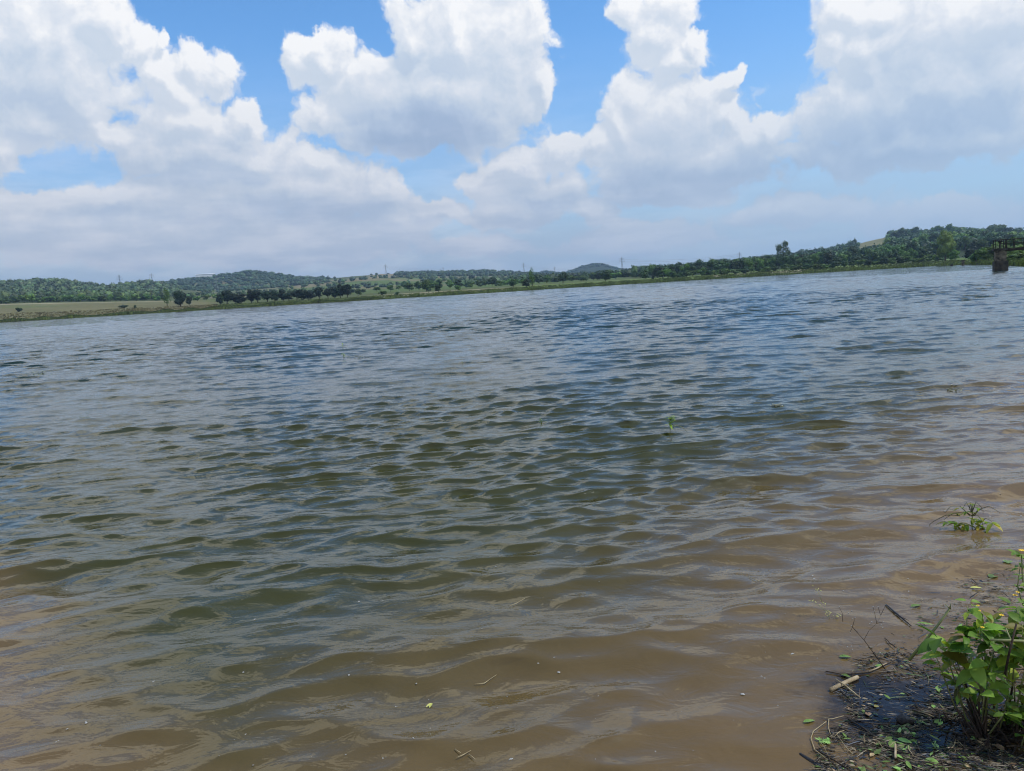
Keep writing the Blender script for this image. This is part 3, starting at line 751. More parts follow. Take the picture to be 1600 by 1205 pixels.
# grass and reeds on the far bank
def shore_grass():
    r = np.random.default_rng(5); m = MB()
    n = 26000
    az = r.uniform(np.interp(-150, TX, TAZ), np.interp(1720, TX, TAZ), n)
    rs = np.interp(az, AZD, RSD) * (1 + .012 * np.sin(az * 37) + .006*np.sin(az*91+1))
    near = r.uniform(0, 1, n) < .55
    d = np.where(near, r.uniform(.2, 12, n), r.uniform(8, 110, n))
    q = rs + d; z = ground_z(az, q)
    inv = np.interp(az, TAZ, TX)
    lim = np.where(inv < 340, 1.0, .8)
    for i in range(n):
        a = az[i]; x = q[i]*math.sin(a); y = q[i]*math.cos(a)
        tallness = (.5 + .5*math.sin(a*160 + 2*math.sin(a*47))) * (1.0 if near[i] else .45)
        h = r.uniform(.3, .9) * (.5 + tallness) * (1.35 if near[i] and inv[i] < 560 else 1); w = r.uniform(.5, 1.5)
        if rs[i] < 300: h *= .7; w *= .6
        if near[i]: c = np.array((.060, .088, .022)) if inv[i] < 600 else np.array((.125, .165, .042))
        elif inv[i] < 340: c = np.array((.15, .13, .06))
        else: c = np.array((.12, .15, .045))
        if near[i] and inv[i] < 600 and d[i] < 3: c = np.array((.11, .14, .035))
        c = c * r.uniform(.6, 1.35)
        t = np.array([math.cos(a), -math.sin(a), 0]); b = np.array([math.sin(a), math.cos(a), 0])
        p = np.array([x, y, z[i] - .05])
        for s in (t, (t + b) * .7):
            k = r.uniform(-.3, .3)
            m.add([p - s*w*.5, p + s*w*.5, p + s*w*(.35 + k*.2) + (0, 0, h), p - s*w*.3 + (0, 0, h*r.uniform(.6, 1))], [(0, 1, 2, 3)], c)
    o = m.build('shore_grass', MAT['reed'])
    tag(o, 'grass and reeds fringing the far shore and its fields', 'grass', kind='stuff')
shore_grass()

# ------------------------------------------------------------------ pylons, wires, hilltop shed
def make_pylon():
    o = empty('pylon', (0, 0, 0))
    m = MB()
    def w(h): return 3.6 * (1 - h/27)**1.1 * 1.0 + .75 if h < 27 else .75
    hs = [0, 6, 11, 15.5, 19.5, 23, 27, 31, 35, 38]
    for sx in (-1, 1):
        for sy in (-1, 1):
            m.tube([(sx*w(h), sy*w(h), h) for h in hs] , .17, 4)
    m.tube([(0, 0, 38), (0, 0, 41)], [.5, .08], 4)
    o1 = m.build('tower_legs', MAT['steel'], o)
    m = MB()
    for a, b_ in zip(hs[:-1], hs[1:]):
        for k in range(4):
            c = [(-1,-1),(1,-1),(1,1),(-1,1)]; p, q = c[k], c[(k+1) % 4]
            m.tube([(p[0]*w(a), p[1]*w(a), a), (q[0]*w(b_), q[1]*w(b_), b_)], .09, 3)
            m.tube([(q[0]*w(a), q[1]*w(a), a), (p[0]*w(b_), p[1]*w(b_), b_)], .09, 3)
    m.build('bracing', MAT['steel'], o)
    for h, L in ((27.5, 7.5), (31.5, 6.3), (35.5, 5.2)):
        m = MB()
        for s in (-1, 1):
            for y in (-.7, .7):
                m.tube([(s*.7, y, h), (s*L, 0, h + .5)], .13, 4); m.tube([(s*.7, y, h + 1.7), (s*L, 0, h + .55)], .11, 4)
            for k in (.35, .65): m.tube([(s*L*k, 0, h + .2), (s*L*(k+.1), 0, h + 1.2*(1-k))], .08, 3)
        a = m.build('cross_arm', MAT['steel'], o)
        for s in (-1, 1):
            m = MB(); m.tube([(s*L, 0, h + .4), (s*L, 0, h - .5), (s*L, 0, h - 1.6)], [.12, .2, .1], 5)
            m.build('insulator', MAT['steel'], a)
    return o
PY = make_pylon()
pyl = [  # column, distance, top row, scale-height m, label
    (193, 2500, 428, 'faint lattice pylon leftmost on the skyline over the dip of the left hill'),
    (243, 2300, 426, 'lattice pylon on the skyline above the crest right of the left hill dip'),
    (342, 1750, 431, 'pale lattice pylon standing against the wooded hillside below the white shed'),
    (606, 2250, 412, 'tall lattice pylon on the crest above the tan upland field'),
    (695, 2500, 416.5, 'lattice pylon among trees right of the tan upland field'),
    (820, 2500, 410, 'lattice pylon above the wood left of the cone shaped hill'),
    (868, 3100, 416, 'small faint lattice pylon just left of the cone shaped hill'),
    (973, 1700, 400.5, 'lattice pylon just right of the cone shaped hill'),
    (1156, 1500, 393, 'lattice pylon sticking up behind the right hand wood')]
tops = []
for i, (u, r, vt, lab) in enumerate(pyl):
    o = PY if i == 0 else copy_tree(PY)
    az, p = base_at(u, r)
    top = Pd(u, vt, r)[2]
    H = max(top - p[2], 18)
    s = H / 41
    p[2] -= .3
    o.location = p; o.scale = (s, s, s); o.rotation_euler = (0, 0, -az + (.2 if i % 2 else -.3))
    tag(o, lab, 'pylon', 'pylons across the hills')
    tops.append((p, s, o.rotation_euler[2]))
def wire(i, j, lab):
    m = MB()
    (p, s, a), (q, t, b) = tops[i], tops[j]
    for h, L in ((25.9, 7.5), (29.9, 6.3), (33.9, 5.2)):
        for sg in (-1, 1):
            A = p + np.array([sg*L*s*math.cos(a), sg*L*s*math.sin(a), h*s]); B = q + np.array([sg*L*t*math.cos(b), sg*L*t*math.sin(b), h*t])
            sag = np.linalg.norm(A-B) * .018
            m.tube([A + (B-A)*k/14 - np.array([0, 0, sag*4*(k/14)*(1-k/14)]) for k in range(15)], .07, 3)
    tag(m.build('power_lines', MAT['steel']), lab, 'power lines')
wire(3, 4, 'thin sagging wires between the two pylons by the tan upland field')
wire(5, 7, 'thin sagging wires passing over the cone shaped hill between pylons')
wire(7, 8, 'thin sagging wires between the two right hand pylons above the wood')
def shed():
    az, p = base_at(326, 2640); p[2] += 8
    L = 28 * depth_of(p) / F
    o = empty('white_shed', p, -az)
    m = MB(); m.box((-L/2, 0, -14), (L/2, 12, 5.0)); m.build('wall', MAT['white'], o)
    m = MB()
    m.add([(-L/2-1, -1, 5.03), (L/2+1, -1, 5.03), (L/2+1, 13, 5.03), (-L/2-1, 13, 5.03), (-L/2-1, 6, 7), (L/2+1, 6, 7)], [(0, 1, 5, 4), (2, 3, 4, 5), (0, 4, 3), (1, 2, 5), (0, 3, 2, 1)])
    m.build('roof', MAT['roofmetal'], o)
    tag(o, 'long low white building on the crest of the wooded hill on the left', 'building')
shed()

# ------------------------------------------------------------------ intake tower with walkway
def intake():
    c = P(1563, 423.2)
    dist = math.hypot(c[0], c[1]); az = math.atan2(c[0], c[1])
    sc = depth_of(c) / F
    o = empty('intake_tower', (c[0], c[1], 0), -az + R_(9))
    def blk(w, z0, z1, mat, name, dx=0., bev=.03):
        m = MB(); r = np.random.default_rng(int(z1*100))
        n = 5; H = w*sc/2
        # a slightly worn block: rings of a square with small irregularities
        zs = np.linspace(z0, z1, 6); vs = []
        for z in zs:
            for k in range(4*n):
                side, t = divmod(k, n); t = t / n * 2 - 1
                x, y = [(t, -1), (1, t), (-t, 1), (-1, -t)][side]
                vs.append((dx + x*H + r.normal(0, .008), y*H + r.normal(0, .008), z))
        fs = []
        for i in range(5):
            for k in range(4*n): fs.append((i*4*n+k, i*4*n+(k+1) % (4*n), (i+1)*4*n+(k+1) % (4*n), (i+1)*4*n+k))
        fs.append(tuple(range(5*4*n, 6*4*n))); fs.append(tuple(range(4*n-1, -1, -1)))
        m.add(vs, fs); return m.build(name, mat, o)
    zr = lambda row: HC + (hv(1562) - row) * sc * 1.0
    z1 = zr(408); z2 = zr(391.6); z3 = zr(388.6)
    blk(18.7, -1.1, z1, MAT['concrete_dark'], 'base_block')
    blk(14.6, z1 + .003, z2, MAT['concrete'], 'shaft', dx=-.5*sc)
    blk(18.8, z2 + .003, z3, MAT['concrete_dark'], 'cap_slab', dx=-1.2*sc)
    # screw hoist for the sluice gate
    m = MB(); m.tube([(-.1, 0, z3), (-.1, 0, z3 + .12), (-.1, 0, z3 + .72), (-.1, 0, z3 + .8)], [.16, .1, .09, .16], 8)
    h = m.build('gate_hoist', MAT['rust'], o)
    m = MB()
    m.box((-.36, -.14, z3 + .80), (.16, .14, z3 + 1.02)); m.tube([(-.1, 0, z3 + 1.0), (-.1, 0, z3 + 1.3)], .035, 6); m.build('gearbox', MAT['rust'], h)
    m = MB()
    ring = [(-.1 + .2*math.cos(t), -.2, z3 + .9 + .2*math.sin(t)) for t in np.linspace(0, 6.283, 15)]
    m.tube(ring, .02, 5)
    for t in range(4): m.tube([(-.1, -.2, z3 + .9), (-.1 + .2*math.cos(t*1.57), -.2, z3 + .9 + .2*math.sin(t*1.57))], .014, 4)
    m.build('hand_wheel', MAT['rust'], h)
    # railing round the cap
    x0 = -8.6*sc; x1 = 4.9*sc; zt = z3 + 13.2*sc; zm = z3 + 7.2*sc; yy = 8.2*sc
    def post(x, y, r=.05, par=o):
        m = MB(); m.tube([(x, y, z3), (x, y, zt + .02)], r, 6); return m.build('post', MAT['rust'], par)
    for x in (x0, x1):
        for y in (-yy, yy): post(x, y)
    post(x1 + .14, -yy, .07)
    m = MB()
    for z in (zt, zm):
        m.tube([(x1, -yy, z), (x0, -yy, z), (x0, yy, z), (x1, yy, z)], .045, 6)
    m.build('guard_rail', MAT['rust'], o)
    # walkway to the bank
    w = empty('footbridge', (c[0], c[1], 0), -az + R_(9))
    xe = 14.5; xs = 8.3*sc
    m = MB(); m.box((xs, -.55, z3 - .20), (xe, .55, z3 - .02)); m.build('deck', MAT['concrete_dark'], w)
    for y in (-.5, .5):
        m = MB(); m.box((xs, y-.05, z3 - .40), (xe, y+.05, z3 - .203)); m.build('girder', MAT['rust'], w)
    for y in (-.52, .52):
        m = MB()
        for z in (zt, zm): m.tube([(x1 + .2, y, z), (xe, y, z)], .045, 6)
        m.build('guard_rail', MAT['rust'], w)
    x = 17.5*sc
    while x < xe:
        for y in (-.52, .52):
            m = MB(); m.tube([(x, y, z3 - .02), (x, y, zt + .02)], .055, 6); m.build('post', MAT['rust'], w)
        x += 14*sc
    tag(o, 'dark stained concrete intake tower with railing standing in the lake at right', 'water tower')
    tag(w, 'railed footbridge running right from the concrete intake tower to the bank', 'footbridge')
    m = MB(); m.box((13.6, -.9, -1), (14.6, .9, z3 - .403)); e = m.build('bridge_abutment', MAT['concrete'])
    e.location = w.location; e.rotation_euler = w.rotation_euler
    tag(e, 'concrete abutment carrying the bank end of the footbridge', 'abutment')
intake()
def small_posts():
    for (u, v, w, h, lab) in ((1504.8, 412.3, 4.2, 8.5, 'short dark stone gauge pillar at the far waterline left of the intake tower'),
                              (1525, 411.2, 1.7, 7, 'thin dark gauge post at the far waterline between the pillar and the intake tower')):
        r = 330.
        az, p = base_at(u, r); s = depth_of(p) / F
        o = empty('gauge_pillar', (p[0], p[1], 0), -az)
        m = MB(); m.box((-w*s/2, -w*s/2, -1.4), (w*s/2, w*s/2, h*s*.86)); m.build('shaft', MAT['concrete'], o)
        m = MB(); m.box((-w*s*.6, -w*s*.6, h*s*.86 + .003), (w*s*.6, w*s*.6, h*s)); m.build('cap', MAT['concrete_dark'], o)
        tag(o, lab, 'pillar')
    az, p = base_at(1487, 340.); s = depth_of(p) / F
    o = empty('stone_block', (p[0], p[1], 0), -az)
    m = MB(); m.box((-2*s, -.5, -1.4), (2*s, .5, .45)); m.box((-1.2*s, -.4, .453), (1.3*s, .4, .62)); m.build('block', MAT['concrete_dark'], o)
    tag(o, 'low dark stone block at the far waterline left of the gauge pillar', 'block')
    # low stone wall along the foot of the dam
    m = MB(); pts = [base_at(u, r)[1][:2] for u, r in ((1527, 318), (1535, 305), (1545, 285), (1553, 262))]
    for a, b in zip(pts[:-1], pts[1:]):
        d = (b - a) / np.linalg.norm(b - a); n = np.array([-d[1], d[0]]) * .3
        m.add([(*(a-n), -1.4), (*(b-n), -1.4), (*(b+n), -1.4), (*(a+n), -1.4), (*(a-n), .5), (*(b-n), .5), (*(b+n), .5), (*(a+n), .5)],
              [(0,3,2,1),(4,5,6,7),(0,1,5,4),(1,2,6,5),(2,3,7,6),(3,0,4,7)])
    tag(m.build('low_wall', MAT['concrete_dark']), 'low dark wall at the waterline between the thin gauge post and the intake tower', 'wall')
small_posts()

# ------------------------------------------------------------------ leaves
def leaf_geo(L, w, fold=.25, curl=.15, seg=6, serr=0., tipp=1.0):
    # a leaf along +X with a folded midrib, a point and a short stalk
    vs = []; fs = []
    for i in range(seg + 1):
        t = i / seg
        ww = w * .5 * (math.sin(math.pi * min(t ** .8, 1)) ** .85 if 0 < t < 1 else 0)
        if serr and i % 2: ww *= 1 - serr
        x = L * t; z = -curl * L * t * t
        vs += [(x, -ww, z + fold*ww), (x, 0, z), (x, ww, z + fold*ww)]
    for i in range(seg):
        a = i*3
        fs += [(a, a+1, a+4, a+3), (a+1, a+2, a+5, a+4)]
    return np.array(vs), fs
def basis(d, up=(0, 0, 1), twist=0.):
    d = np.asarray(d, float); d /= np.linalg.norm(d)
    y = np.cross(up, d)
    if np.linalg.norm(y) < 1e-3: y = np.array([0, 1., 0])
    y /= np.linalg.norm(y); z = np.cross(d, y)
    y2 = y*math.cos(twist) + z*math.sin(twist); z2 = np.cross(d, y2)
    return np.stack([d, y2, z2], 1)
def add_leaf(m, p, d, L, w, col=(1, 1, 1), fold=.3, curl=.2, twist=0., serr=0.):
    vs, fs = leaf_geo(L, w, fold, curl, 6, serr)
    m.add(np.asarray(p) + vs @ basis(d, twist=twist).T, fs, col)

# ------------------------------------------------------------------ leafy bush, bottom right
def bush():
    r = random.Random(12)
    base = np.array([BUSH[0], BUSH[1], gz_xy(BUSH[0], BUSH[1])]); base[2] = max(base[2], -.02)
    d0 = math.hypot(BUSH[0], BUSH[1])
    o = empty('leafy_bush', base)
    def L(p): return np.asarray(p) - base
    fol = MB(); stems = MB(); tops = MB()
    # branch tips: column, row, depth offset, leaf count, leaf length (m), tint
    G1 = (1.0, 1.0, 1.0); G2 = (.62, .72, .6); G3 = (.34, .45, .4); Y1 = (1.3, 1.02, .6); BR = (1.3, .75, .7)
    tips = [
        (1512, 938, .00, 5, .050, G1), (1535, 950, .03, 7, .058, G1), (1555, 968, .05, 6, .060, G1), (1530, 975, -.03, 8, .070, G2), (1505, 985, -.02, 6, .062, G2),
        (1570, 985, .02, 8, .072, G1), (1590, 940, .06, 6, .055, G1), (1597, 965, .0, 6, .062, G1), (1555, 1000, -.05, 6, .072, G2), (1580, 1010, .03, 6, .062, G2),
        (1468, 992, -.06, 5, .075, G3), (1475, 1005, -.02, 5, .078, G1), (1462, 1018, -.04, 3, .060, G2), (1492, 1020, .0, 4, .070, Y1),
        (1520, 1025, -.06, 6, .075, G1), (1550, 1035, -.08, 5, .080, G1), (1540, 1050, -.02, 5, .070, G1), (1500, 1045, .03, 5, .062, G2),
        (1488, 1055, -.03, 4, .055, Y1), (1585, 1060, -.02, 5, .085, Y1), (1538, 1075, -.1, 3, .062, G1), (1575, 1085, -.05, 4, .062, G1),
        (1600, 1090, .0, 6, .062, G1), (1572, 1105, -.1, 4, .060, G1), (1595, 1110, -.08, 5, .060, G1), (1602, 1140, -.1, 3, .08, G3), (1530, 1120, .02, 3, .04, G2),
        (1610, 1000, .0, 7, .07, G1), (1625, 960, .03, 7, .07, G1), (1640, 1020, .0, 8, .07, G2), (1660, 1060, -.05, 8, .07, G1), (1630, 1100, -.05, 7, .07, G2),
    ]
    roots = [base + np.array([r.uniform(-.07, .07), r.uniform(-.05, .05), -.03]) for _ in range(9)]
    for (u, v, dd, n, ll, tint) in tips:
        t = Pd(u, v + 6, d0 + dd)
        b0 = min(roots, key=lambda q: abs(q[0] - t[0]) + r.uniform(0, .06))
        mid = b0 * .5 + t * .5 + np.array([r.uniform(-.03, .03), r.uniform(-.03, .03), -.02])
        q1 = b0 * .8 + mid * .2 + (0, 0, .02)
        stems.tube([L(b0), L(q1), L(mid)], [.0055, .0045, .0032], 6); tops.tube([L(mid), L(t * .75 + mid * .25), L(t * .97 + mid * .03)], [.0030, .0022, .0012], 5)
        for k in range(int(n * 1.8)):
            a = k * 2.4 + r.uniform(-.4, .4)
            up = r.uniform(-.4, .8)
            dirv = np.array([math.cos(a), math.sin(a), up])
            p = t + (mid - t) * r.uniform(0, .42) * r.random() ** .5 + dirv * .008 + np.array([r.uniform(-.012, .012), r.uniform(-.012, .012), r.uniform(-.006, .012)])
            l2 = ll * r.uniform(.45, 1.2)
            c = np.array(tint) * r.uniform(.75, 1.25)
            if r.random() < .11: c = np.array(BR) * r.uniform(.5, 1.1)
            elif r.random() < .12: c = np.array(Y1)
            add_leaf(fol, L(p), dirv, l2, l2 * r.uniform(.48, .62), c, .3, r.uniform(.1, .55), r.uniform(-.5, .5), .06)
    # dense foliage tinted darker near the foot, and dark stalks
    for _ in range(46):
        u = r.uniform(1500, 1660); v = r.uniform(1060, 1150)
        if u < 1530 and v > 1110: continue
        t = Pd(u, v, d0 + r.uniform(-.05, .12))
        a = r.uniform(0, 6.28)
        add_leaf(fol, L(t), (math.cos(a), math.sin(a), r.uniform(-.9, .2)), r.uniform(.03, .06), r.uniform(.015, .03), np.array(r.choice([G3, G3, G2, BR, (.35, .25, .2)])) * r.uniform(.4, 1), .3, .3, r.uniform(-1, 1))
    for _ in range(60):
        a = r.uniform(0, 6.28); q = base + np.array([r.uniform(-.14, .25), r.uniform(-.08, .12), -.02])
        t = q + np.array([r.uniform(-.09, .09), r.uniform(-.07, .07), r.uniform(.04, .14)])
        stems.tube([L(q), L((q+t)/2 + (r.uniform(-.015, .015), 0, 0)), L(t)], [.004, .003, .0012], 5)
    s = stems.build('stems', MAT['weed_stem'], o, True)
    tops.build('twig_tips', MAT['green_stem'], o, True)
    f = fol.build('foliage', MAT['weed_leaf'], o, True)
    # pale bare canes leaning out of the bush
    m = MB(); m.tube([L(Pd(1420, 1032, d0 - .02)), L(Pd(1445, 1002, d0)), L(Pd(1466, 976, d0 + .02)), L(Pd(1484, 951, d0 + .03))], [.0052, .0048, .0042, .0035], 7)
    m.tube([L(Pd(1484, 951, d0 + .03)), L(Pd(1486, 943, d0 + .02))], [.003, .001], 5); m.tube([L(Pd(1484, 951, d0 + .03)), L(Pd(1477, 944, d0 + .03))], [.002, .0008], 5)
    m.build('leaning_cane', MAT['green_stem'], o, True)
    m = MB(); m.tube([L(Pd(1548, 1000, d0 - .1)), L(Pd(1580, 1001, d0 - .08)), L(Pd(1640, 1004, d0 - .02))], [.004, .0045, .005], 7)
    m.tube([L(Pd(1580, 1001, d0 - .08)), L(Pd(1575, 990, d0 - .06)), L(Pd(1572, 982, d0 - .04))], [.003, .0025, .002], 5)
    m.build('crossing_cane', MAT['green_stem'], o, True)
    m = MB(); m.tube([L(Pd(1570, 1055, d0 - .1)), L(Pd(1577, 1020, d0 - .1)), L(Pd(1588, 975, d0 - .08))], [.004, .0035, .0028], 6)
    m.build('dark_stalk', MAT['weed_stem'], o, True)
    for (u, v, s_) in ((1586, 931, 1), (1565, 962, 1), (1535, 981, .9), (1528, 947, .7), (1590, 926, .8), (1531, 955, .6)):
        p = Pd(u, v, d0 - .06); m = MB()
        for k in range(7):
            a = k * .9
            add_leaf(m, L(p), (math.cos(a), math.sin(a), .5), .0085*s_, .006*s_, None, .1, .2)
        m.add(L(p) + (0, 0, .003) + ICO_V * .003 * s_, ICO_F)
        m.build('flower', MAT['yellow'], o)
    tag(o, 'leafy green bush with yellow flowers and dark stems at the lower right water edge', 'bush')
    # taller flowering stalk at the right edge
    o2 = empty('flowering_weed', Pd(1640, 1030, d0 + .25) * [1, 1, 0])
    b2 = np.array(o2.location)
    d2 = d0 + .25
    st = MB(); fo = MB()
    path = [b2 + (0, 0, -.03), Pd(1612, 960, d2), Pd(1598, 905, d2), Pd(1596, 868, d2)]
    st.tube([p - b2 for p in path], [.006, .004, .003, .0018], 6)
    path2 = [path[1], Pd(1596, 940, d2), Pd(1590, 915, d2), Pd(1594, 885, d2)]
    st.tube([p - b2 for p in path2], [.003, .0025, .002, .0012], 6)
    for (u, v, n, ll) in ((1588, 868, 4, .035), (1600, 873, 5, .036), (1594, 886, 5, .028), (1597, 902, 5, .026), (1592, 922, 4, .024), (1600, 940, 5, .034), (1590, 958, 5, .045), (1605, 915, 5, .035)):
        for k in range(n):
            a = r.uniform(0, 6.28)
            add_leaf(fo, Pd(u + r.uniform(-4, 4), v + r.uniform(-4, 4), d2) - b2, (math.cos(a), math.sin(a), r.uniform(-.1, .8)), ll, ll*.55, np.array(G1)*r.uniform(.7, 1.3), .3, .3, r.uniform(-.4, .4))
    st.build('stems', MAT['green_stem'], o2, True); fo.build('foliage', MAT['weed_leaf'], o2, True)
    p = Pd(1597, 861, d2) - b2; m = MB()
    for k in range(8): add_leaf(m, p, (math.cos(k*.8), math.sin(k*.8), .5), .012, .008, None, .1, .2)
    m.build('flower', MAT['yellow'], o2)
    tag(o2, 'tall thin flowering weed rising at the right edge above the leafy bush', 'weed')
bush()

# wet black hump of roots and mud under the bush
def root_mat():
    m = MB(); r = np.random.default_rng(3)
    cx, cy = BUSH[0] + .1, BUSH[1] + .02
    for i in range(420):
        a = r.uniform(0, 6.28); q = abs(r.normal(0, .14)); p = np.array([cx + q*1.25*math.cos(a), cy + q*math.sin(a)*.75, 0])
        p[2] = .012 + .04*math.exp(-(q/.14)**2) * r.uniform(.2, 1)
        t = r.uniform(0, 6.28); l = r.uniform(.01, .05)
        d = np.array([math.cos(t)*l, math.sin(t)*l, r.uniform(-.2, .2)*l])
        m.tube([p - d, p, p + d], [.0015, .003*r.uniform(.6, 1.6), .001], 4)
    for i in range(40):
        a = r.uniform(0, 6.28); q = abs(r.normal(0, .11))
        m.add(np.array([cx + q*1.2*math.cos(a), cy + q*math.sin(a)*.7, .004]) + ICO_V * np.array([.04, .03, .018]) * r.uniform(.5, 1.2, (12, 1)), ICO_F)
    tag(m.build('root_tangle', MAT['mud'], None, True), 'black wet tangle of roots and mud at the foot of the leafy bush', 'roots', kind='stuff')
root_mat()

# ------------------------------------------------------------------ litter floating in the corner
def inside(u, v):
    poly = [(1300, 1075), (1335, 1030), (1400, 985), (1440, 930), (1500, 895), (1600, 880), (1700, 900), (1700, 1230), (1262, 1230), (1285, 1150), (1330, 1120), (1320, 1095)]
    c = False; j = len(poly) - 1
    for i in range(len(poly)):
        xi, yi = poly[i]; xj, yj = poly[j]
        if (yi > v) != (yj > v) and u < (xj - xi) * (v - yi) / (yj - yi) + xi: c = not c
        j = i
    return c
def pick(r, dense=True):
    while True:
        u = r.uniform(1255, 1690); v = r.uniform(885, 1225)
        if not inside(u, v): continue
        k = .3
        if v > 1100: k = 1.0
        elif v > 1020: k = .5
        elif u < 1500: k = .13
        cl = math.sin(u*.045 + 2*math.sin(v*.05)) + math.sin(v*.09 - u*.02 + 1.4*math.sin(u*.06)) + .6*math.sin(u*.13 + v*.11)
        k *= min(1, max(.10, .55 + .45*cl))
        if 1330 < u < 1450 and 1060 < v < 1110: k *= .45
        if r.random() < k: return u, v
def litter_bed():
    r = random.Random(77); m = MB()
    pal = [(.03, .022, .014), (.012, .010, .008), (.06, .042, .026), (.10, .075, .045), (.05, .075, .025), (.16, .13, .08), (.02, .03, .045), (.012, .012, .012)]
    for i in range(9000):
        u, v = pick(r)
        p = P(u, v); p[2] = wz(p[0], p[1]) + r.uniform(.0005, .006)
        c = np.array(r.choice(pal)) * r.uniform(.9, 2.0)
        a = r.gauss(-.45, .55) if r.random() < .75 else r.uniform(0, 6.28)
        l = r.uniform(.004, .03); d = np.array([math.cos(a)*l, math.sin(a)*l, r.uniform(-.05, .1)*l])
        if r.random() < .62:
            w_ = r.choice([.6, 1, 1, 1.8])
            m.tube([p - d*w_, p + d * .1 + (0, 0, r.uniform(0, .002)), p + d*w_], [.0004, .0010*w_, .0004], 3, c)
        else:
            add_leaf(m, p, (math.cos(a), math.sin(a), r.uniform(-.1, .1)), l*.8, l*.35, c, .2, .1, r.uniform(-.3, .3))
    tag(m.build('fine_litter', MAT['litter']), 'fine drowned plant litter floating in the lower right corner', 'litter', kind='stuff')
litter_bed()
def leaf_meshes(mat, n, seed, L=(.018, .034), asp=(.35, .6)):
    r = random.Random(seed); out = []
    for i in range(n):
        m = MB(); l = r.uniform(*L)
        add_leaf(m, (-l/2, 0, 0), (1, 0, 0), l, l*r.uniform(*asp), None, r.uniform(-.1, .3), r.uniform(-.08, .1), r.uniform(-.15, .15))
        m.tube([(-l/2 - l*.25, 0, 0), (-l/2, 0, 0)], l*.02, 4)
        out.append(m.mesh('floating_leaf', mat, True))
    return out
def scatter(name, meshes, n, seed, lab, cat, group, place, lift=.004, flat=.15):
    r = random.Random(seed)
    for i in range(n):
        u, v = place(r)
        p = P(u, v); z = wz(p[0], p[1]); p[2] = z + lift * r.uniform(.7, 1.6)
        o = link(name, r.choice(meshes)); o.location = p
        o.rotation_euler = (r.uniform(-flat, flat), r.uniform(-flat, flat), r.uniform(0, 6.28))
        k = r.uniform(.4, 1.3); o.scale = (k, k * r.uniform(.6, 1.1), k)
        tag(o, lab, cat, group)
scatter('green_leaf', leaf_meshes(MAT['float_green'], 6, 1), 120, 5, 'fallen green leaf floating in the drowned litter beside the leafy bush', 'leaf', 'green leaves in the litter', pick)
scatter('brown_leaf', leaf_meshes(MAT['float_brown'], 5, 2), 55, 6, 'fallen brown leaf floating in the drowned litter beside the leafy bush', 'leaf', 'brown leaves in the litter', pick)
def low(r):
    while True:
        u, v = r.uniform(1340, 1470), r.uniform(1130, 1215)
        if inside(u, v): return u, v
scatter('green_leaf', leaf_meshes(MAT['float_green'], 6, 8, (.026, .045), (.4, .65)), 42, 15, 'large fresh green leaf in the leaf pile at the bottom edge', 'leaf', 'large leaves at the bottom edge', low, .008, .35)
def twig_meshes(mat, n, seed, L, rad):
    r = random.Random(seed); out = []
    for i in range(n):
        l = r.uniform(*L); m = MB(); k = r.uniform(-.08, .08)
        m.tube([(-l/2, 0, 0), (-l/6, k*l, .001), (l/5, k*l*.4, .001), (l/2, -k*l*.5, 0)], [rad, rad*1.1, rad*.8, rad*.35], 6)
        if r.random() < .5: m.tube([(l/6, k*l*.4, .001), (l/3, l*.12, .002)], [rad*.6, rad*.3], 4)
        out.append(m.mesh('twig', mat, True))
    return out
scatter('dark_twig', twig_meshes(MAT['twig'], 6, 3, (.06, .16), .0022), 60, 7, 'thin dark wet twig lying in the drowned litter', 'twig', 'dark twigs in the litter', pick, .006, .06)
scatter('straw_stalk', twig_meshes(MAT['straw'], 5, 4, (.04, .11), .0013), 45, 8, 'thin pale straw stalk lying in the drowned litter', 'stalk', 'straw stalks in the litter', pick, .007, .06)

def stick(name, pts, rad, mat, lab, cat, lift=.006, n=7):
    P0 = [W(u, v, lift) for u, v in pts]
    c = sum(P0) / len(P0)
    m = MB(); m.tube([p - c for p in P0], rad, n)
    o = m.build(name, mat, None, True); o.location = c
    tag(o, lab, cat); return o
stick('cane_piece', [(1298, 1081), (1318, 1071), (1340, 1061)], [.0085, .0085, .0075], MAT['cane'], 'thick pale broken cane piece floating at the left edge of the litter', 'cane', .008, 9)
stick('dry_stalk', [(1306, 1068), (1322, 1079), (1345, 1098)], [.0025, .0028, .0018], MAT['straw'], 'thin dry stalk lying across the thick broken cane piece', 'stalk', .018)
stick('black_stick', [(1384, 946), (1400, 960), (1424, 980)], [.0032, .0045, .0022], MAT['black_stick'], 'straight black stick floating above the litter, left of the leaning cane', 'stick')
stick('dark_branch', [(1290, 1051), (1318, 1056), (1360, 1052), (1405, 1030)], [.002, .003, .003, .002], MAT['twig'], 'dark slender branch floating just above the thick cane piece', 'branch')
stick('curved_stalk', [(1291, 1130), (1271, 1145), (1267, 1156), (1273, 1174), (1293, 1190)], [.0013, .0016, .0016, .0016, .001], MAT['straw'], 'bent pale grass stalk curving round the lobed green leaf', 'stalk')
stick('short_stalk', [(1295, 1126), (1294, 1138), (1299, 1155)], [.0016, .0014, .001], MAT['straw'], 'short kinked pale stalk beside the top of the bent grass stalk', 'stalk')
stick('pale_twig', [(1285, 1123), (1300, 1126), (1318, 1121)], [.001, .0014, .001], MAT['straw'], 'thin pale twig floating above the kinked pale stalk', 'twig')
stick('upright_peg', [(1399, 1192), (1399, 1181), (1399, 1171)], [.0035, .0038, .0036], MAT['cane'], 'short orange cut peg standing out in the leaf pile at the bottom edge', 'peg', .018)
stick('litter_branch', [(1325, 1125), (1352, 1142), (1375, 1160)], [.003, .0035, .002], MAT['twig'], 'brown branch slanting through the litter right of the bent grass stalk', 'branch')
